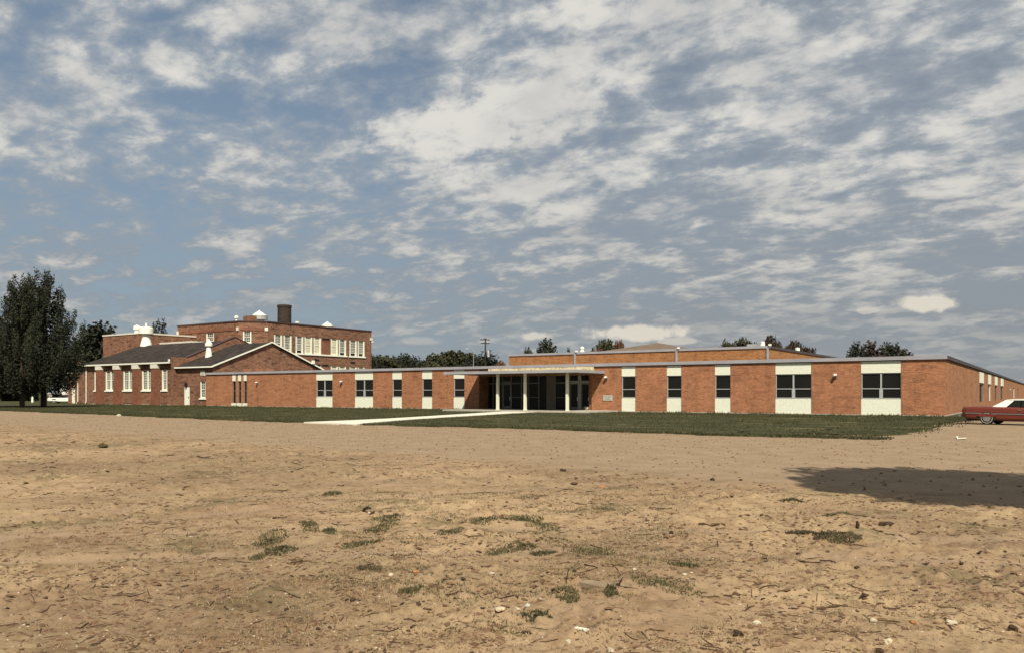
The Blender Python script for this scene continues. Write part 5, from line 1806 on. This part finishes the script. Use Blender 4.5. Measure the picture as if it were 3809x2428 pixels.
mb.add([(ua, va, z + 0.055), (ub - 0.25, vb, z + 0.017), (ub, vb + 0.1, z + 0.050), (ub + 0.02, vb + 0.35, z + 0.055), (ub - 0.25, vb + 0.3, z + 0.022), (ua + 0.05, va + 0.25, z + 0.061),
        (ua, va, z + 0.044), (ub - 0.25, vb, z + 0.006), (ub, vb + 0.1, z + 0.039), (ub + 0.02, vb + 0.35, z + 0.044), (ub - 0.25, vb + 0.3, z + 0.011), (ua + 0.05, va + 0.25, z + 0.050)],
       [(0, 1, 4, 5), (1, 2, 3, 4), (6, 11, 10, 7), (7, 10, 9, 8), (0, 6, 7, 1), (1, 7, 8, 2), (2, 8, 9, 3), (3, 9, 10, 4), (4, 10, 11, 5), (5, 11, 6, 0)])
tag(mb.build('litter_board', M['white']), 'bent white scrap of board lying on the gravel below the red car', 'scrap')

# ------------------------------------------------------------------ weeds in the dirt: one clump each
rw = np.random.default_rng(9)
Wd = [(1045, 2047, 105, 30, 'densest dark green weed clump in the left middle dirt'), (965, 2066, 60, 28, 'small weed clump left of the densest one'), (1010, 2005, 90, 50, 'sparse weeds above the densest left clump'),
      (1150, 1965, 80, 16, 'thin weed streak slanting from upper left, by the middle'), (1225, 1982, 60, 20, 'weed tuft ending the slanting streak'), (1235, 1840, 60, 14, 'small high weed tuft near the gravel edge, left of middle'),
      (1440, 1928, 110, 22, 'weed patch right of the curled bark scrap'), (1420, 1960, 90, 40, 'diagonal line of weeds running down from the bark scrap patch'), (1340, 2030, 110, 24, 'olive weeds below the diagonal weed line'),
      (1675, 1978, 90, 22, 'weed patch at left end of the long green band in the centre'), (1790, 1945, 150, 22, 'long green weed band in the centre'), (1945, 1937, 140, 26, 'right end of the green weed band, past the centre'),
      (2020, 1960, 120, 28, 'weeds trailing down from the right end of the green band'), (1860, 2050, 100, 26, 'weed patch under the green band in the centre'), (1945, 2040, 100, 20, 'weed streak right below the centre'),
      (2020, 2065, 90, 22, 'weed tufts between two streaks right of centre'), (2210, 2055, 150, 22, 'flat wide weed patch right of centre'), (2470, 2180, 200, 60, 'long weed streak slanting down right of centre, largest in foreground'),
      (2110, 2220, 80, 34, 'weed tuft left of the pale board in the foreground'), (2270, 2205, 50, 20, 'tiny weed tuft just under the pale board'), (2540, 2105, 110, 16, 'thin olive weed streak above the bright white stone'),
      (1530, 2185, 90, 16, 'dark weed streak alone in the lower middle sand'), (1375, 2108, 80, 22, 'dead brown tuft mound in the lower left sand'), (2985, 1990, 110, 18, 'green tip of the dark dead-grass patch at right'),
      (3110, 2010, 150, 40, 'dark dead-grass patch at right below the tree shade'), (2240, 1895, 70, 12, 'small weed tuft in the upper middle dirt'), (2000, 2290, 100, 40, 'thin dry weeds near the oval white stone'),
      (3110, 1905, 90, 14, 'weed streak just under the lower edge of the tree shade'), (2950, 1860, 90, 12, 'weeds by the left tip of the tree shade')]
for x, y, w, h, lab in Wd:
    u, v, d = gnd(x, y)
    hw_ = w * d / F / 2
    hd_ = h * d * d / (F * EYE) / 2 * 0.9
    n = int(min(2600, 420 + hw_ * hd_ * 4200))
    if 'dead-grass' in lab:
        n = 3600
    qa, qr = rw.uniform(0, 6.283, n), rw.uniform(0, 1, n) ** 0.75
    q = np.stack([np.cos(qa), np.sin(qa)], -1) * qr[:, None] * 1.15
    right, fwd = np.array([CA, SA]), np.array([-SA, CA])
    slant = 0.0
    if 'slant' in lab or 'diagonal' in lab or 'trailing' in lab:
        slant = -0.8 if 'line' not in lab else 0.8
    P = np.array([u, v]) + q[:, :1] * hw_ * right + (q[:, 1:] * hd_ + slant * q[:, :1] * hd_) * fwd
    Z = height(P[:, 0], P[:, 1])
    s = 0.5 + 0.5 * rw.uniform(size=n)
    me = blades('weed_clump', np.concatenate([P, Z[:, None]], 1), s * rw.uniform(0.010, 0.042, n) * (1 + 0.02 * d), rw.uniform(0.006, 0.016, n) * (1 + 0.04 * d), M['dead_grass'] if 'dead' in lab else M['weed'], rw, 1.2)
    o = bpy.data.objects.new('weed_clump', me)
    link(o)
    tag(o, lab, 'weeds')

# ------------------------------------------------------------------ what nobody could count
rs = np.random.default_rng(3)


def scatter(n, dmin, dmax, power=1.6):
    """points on the dirt, thinning with distance because only bigger pieces stay visible"""
    f = rs.uniform(size=n)
    a = 1 - power
    d = (dmin ** a + f * (dmax ** a - dmin ** a)) ** (1 / a)
    t = rs.uniform(-0.72, 0.72, n)
    L = t * d
    X, Y = -SA * d + CA * L, CA * d + SA * L
    keep = dirt_mask(X, Y) > rs.uniform(0.25, 0.75, n)
    cl = vnoise(X * 0.7, Y * 0.7, 61) * 0.5 + vnoise(X * 2.2, Y * 2.2, 62) * 0.5
    keep &= cl > rs.uniform(0.18, 0.62, n)
    return X[keep], Y[keep], d[keep]


def lumps(name, n, smin, smax, mat, dmin=3.6, dmax=34, flat=0.55, power=1.6, elong=1.6):
    X, Y, d = scatter(n, dmin, dmax, power)
    k = len(X)
    base = np.array([(1, 0, 0), (0.4, 0.9, 0.1), (-0.7, 0.6, 0), (-0.9, -0.5, 0.1), (0.1, -1, 0), (0.8, -0.6, 0.1), (0.2, 0.1, 0.9), (-0.4, 0.2, 0.75)], float)
    tri = np.array([(0, 1, 6), (1, 2, 7), (1, 7, 6), (2, 3, 7), (3, 4, 7), (4, 5, 6), (4, 6, 7), (5, 0, 6)])
    s = (smin * (smax / smin) ** (rs.uniform(size=k) ** 1.8)) * (0.55 + d / 14.0)
    a = rs.uniform(0, 6.28, k)
    V = base[None] * (1 + rs.uniform(-0.3, 0.3, (k, 8, 3)))
    V[:, :, 0] *= (s * rs.uniform(1, elong, k))[:, None]
    V[:, :, 1] *= s[:, None]
    V[:, :, 2] *= (s * flat)[:, None]
    c, sn = np.cos(a)[:, None], np.sin(a)[:, None]
    R = np.stack([V[:, :, 0] * c - V[:, :, 1] * sn + X[:, None], V[:, :, 0] * sn + V[:, :, 1] * c + Y[:, None], V[:, :, 2] + (height(X, Y) - 0.1 * s)[:, None]], -1)
    P = (tri[None] + (np.arange(k) * 8)[:, None, None]).reshape(-1, 3)
    me = fast_mesh(name, R.reshape(-1, 3), P)
    me.materials.append(M[mat])
    tag(link(bpy.data.objects.new(name, me)), kind='stuff')


def rods(name, n, lmin, lmax, mat, dmin=3.6, dmax=32, power=1.6):
    X, Y, d = scatter(n, dmin, dmax, power)
    k = len(X)
    L = (lmin * (lmax / lmin) ** (rs.uniform(size=k) ** 1.8)) * (0.6 + d / 16.0)
    r = L * rs.uniform(0.018, 0.042, k)
    a = rs.uniform(0, 6.28, k)
    nseg = 4
    prof = []
    for i in range(nseg):
        f = i / (nseg - 1) - 0.5
        w = rs.uniform(-0.035, 0.035, k) * L
        px, py = X + np.cos(a) * f * L - np.sin(a) * w, Y + np.sin(a) * f * L + np.cos(a) * w
        pz = height(px, py) + r * 0.8 + rs.uniform(0, 0.35, k) * r
        rr = r * (1.0 - 0.5 * abs(f))
        ring = []
        for q in range(3):
            w2 = 2.094 * q + 0.5
            ring.append(np.stack([px - np.sin(a) * rr * math.cos(w2), py + np.cos(a) * rr * math.cos(w2), pz + rr * math.sin(w2)], -1))
        prof.append(np.stack(ring, 1))
    V = np.concatenate(prof, 1)
    q = []
    for i in range(nseg - 1):
        for j in range(3):
            q.append((i * 3 + j, i * 3 + (j + 1) % 3, (i + 1) * 3 + (j + 1) % 3, (i + 1) * 3 + j))
    P = (np.array(q)[None] + (np.arange(k) * 12)[:, None, None]).reshape(-1, 4)
    me = fast_mesh(name, V.reshape(-1, 3), P)
    me.materials.append(M[mat])
    tag(link(bpy.data.objects.new(name, me)), kind='stuff')


lumps('dirt_clods', 56000, 0.004, 0.028, 'clod', flat=0.45, elong=2.2)
lumps('dark_clods', 12000, 0.004, 0.025, 'clod_dark', flat=0.4, elong=2.4)
lumps('pale_pebbles', 5000, 0.004, 0.013, 'pebble', flat=0.7, elong=1.2)
rods('twigs', 3200, 0.04, 0.20, 'twig')
# litter of dry grass over the middle of the dirt
X, Y, d = scatter(60000, 3.6, 20, 1.5)
k = len(X)
cl = vnoise(X * 0.45 + 3, Y * 0.45, 71)
keep = cl > rs.uniform(0.30, 0.75, k)
X, Y, d = X[keep], Y[keep], d[keep]
k = len(X)
me = blades('dry_grass', np.stack([X, Y, height(X, Y)], -1), rs.uniform(0.012, 0.05, k), rs.uniform(0.003, 0.007, k) * (0.7 + d / 12), M['straw'], rs, 1.6)
tag(link(bpy.data.objects.new('dry_grass', me)), kind='stuff')

k = 5000
u = rs.uniform(-60, 14, k)
v = lawn_edge(u) - rs.uniform(0.1, 17, k)
sz = rs.uniform(0.012, 0.045, k)
base = np.array([(1, 0, 0), (-0.3, 0.9, 0), (-0.8, -0.6, 0), (0.1, 0, 0.7)], float)
V = base[None] * sz[:, None, None] * (1 + rs.uniform(-0.3, 0.3, (k, 4, 3)))
V = V + np.stack([u, v, height(u, v)], -1)[:, None, :]
P = (np.array([(0, 1, 3), (1, 2, 3), (2, 0, 3)])[None] + (np.arange(k) * 4)[:, None, None]).reshape(-1, 3)
me = fast_mesh('drive_gravel', V.reshape(-1, 3), P)
me.materials.append(M['clod'])
tag(link(bpy.data.objects.new('drive_gravel', me)), kind='stuff')

# thin low growth between the clumps
k = 60000
dd = rs.uniform(5.5, 13.5, k)
tt = rs.normal(-0.02, 0.20, k)
u, v = -SA * dd + CA * tt * dd, CA * dd + SA * tt * dd
cl = 0.6 * vnoise(u * 1.3 + 4, v * 1.3, 91) + 0.4 * vnoise(u * 4.5, v * 4.5, 92)
keep = cl > rs.uniform(0.56, 0.80, k)
u, v, dd = u[keep], v[keep], dd[keep]
k = len(u)
me = blades('low_weeds', np.stack([u, v, height(u, v)], -1), rs.uniform(0.008, 0.030, k), rs.uniform(0.004, 0.010, k) * (0.8 + dd / 14), M['weed'], rs, 1.4)
tag(link(bpy.data.objects.new('low_weeds', me)), kind='stuff')

# grass standing on the lawn
n = 150000
u = rs.uniform(-110, -3.2, n)
s = np.concatenate([rs.uniform(-0.1, 1.2, n // 6), rs.uniform(0, 36, n - n // 6)])
v = lawn_edge(u) + s
pl = np.interp(v, [p[1] for p in WALK_L], [p[0] for p in WALK_L])
pr = np.interp(v, [p[1] for p in WALK_R], [p[0] for p in WALK_R])
lim = np.where(u < UL, 66.3, V0 - 0.1)
onslab = (u > UA + 0.1) & (u < UB + 1.5) & (v > 59.4)
keep = (u < lawn_right(v) + 0.2) & (v < lim) & ~((u > pl - 0.05) & (u < pr + 0.05)) & ~onslab
u, v, s = u[keep], v[keep], s[keep]
k = len(u)
me = blades('lawn_grass', np.stack([u, v, np.full(k, 0.02)], -1), rs.uniform(0.03, 0.10, k), rs.uniform(0.03, 0.08, k), M['blade'], rs, 0.9)
tag(link(bpy.data.objects.new('lawn_grass', me)), kind='stuff')
# taller tufts at the foot of the walls and the lawn corner
n = 9000
u = np.concatenate([rs.uniform(UL, U0, n // 2), rs.uniform(-130, UL, n // 4), rs.normal(-4.9, 0.5, n - n // 2 - n // 4)])
v = np.concatenate([V0 - 0.12 - rs.exponential(0.15, n // 2), VA - 0.3 - rs.exponential(0.3, n // 4), rs.uniform(33, 62, n - n // 2 - n // 4)])
cl = vnoise(u * 0.8, v * 0.8, 77)
onslab = (u > UA - 0.2) & (u < UB + 1.5) & (v > 59.4)
keep = (cl > rs.uniform(0.35, 0.9, n)) & ~onslab
u, v = u[keep], v[keep]
k = len(u)
me = blades('wall_foot_grass', np.stack([u, v, np.full(k, 0.02)], -1), np.where(u > -5.9, 0.5, 1.0) * rs.uniform(0.08, 0.26, k), rs.uniform(0.04, 0.09, k), M['blade'], rs, 0.6)
tag(link(bpy.data.objects.new('wall_foot_grass', me)), kind='stuff')
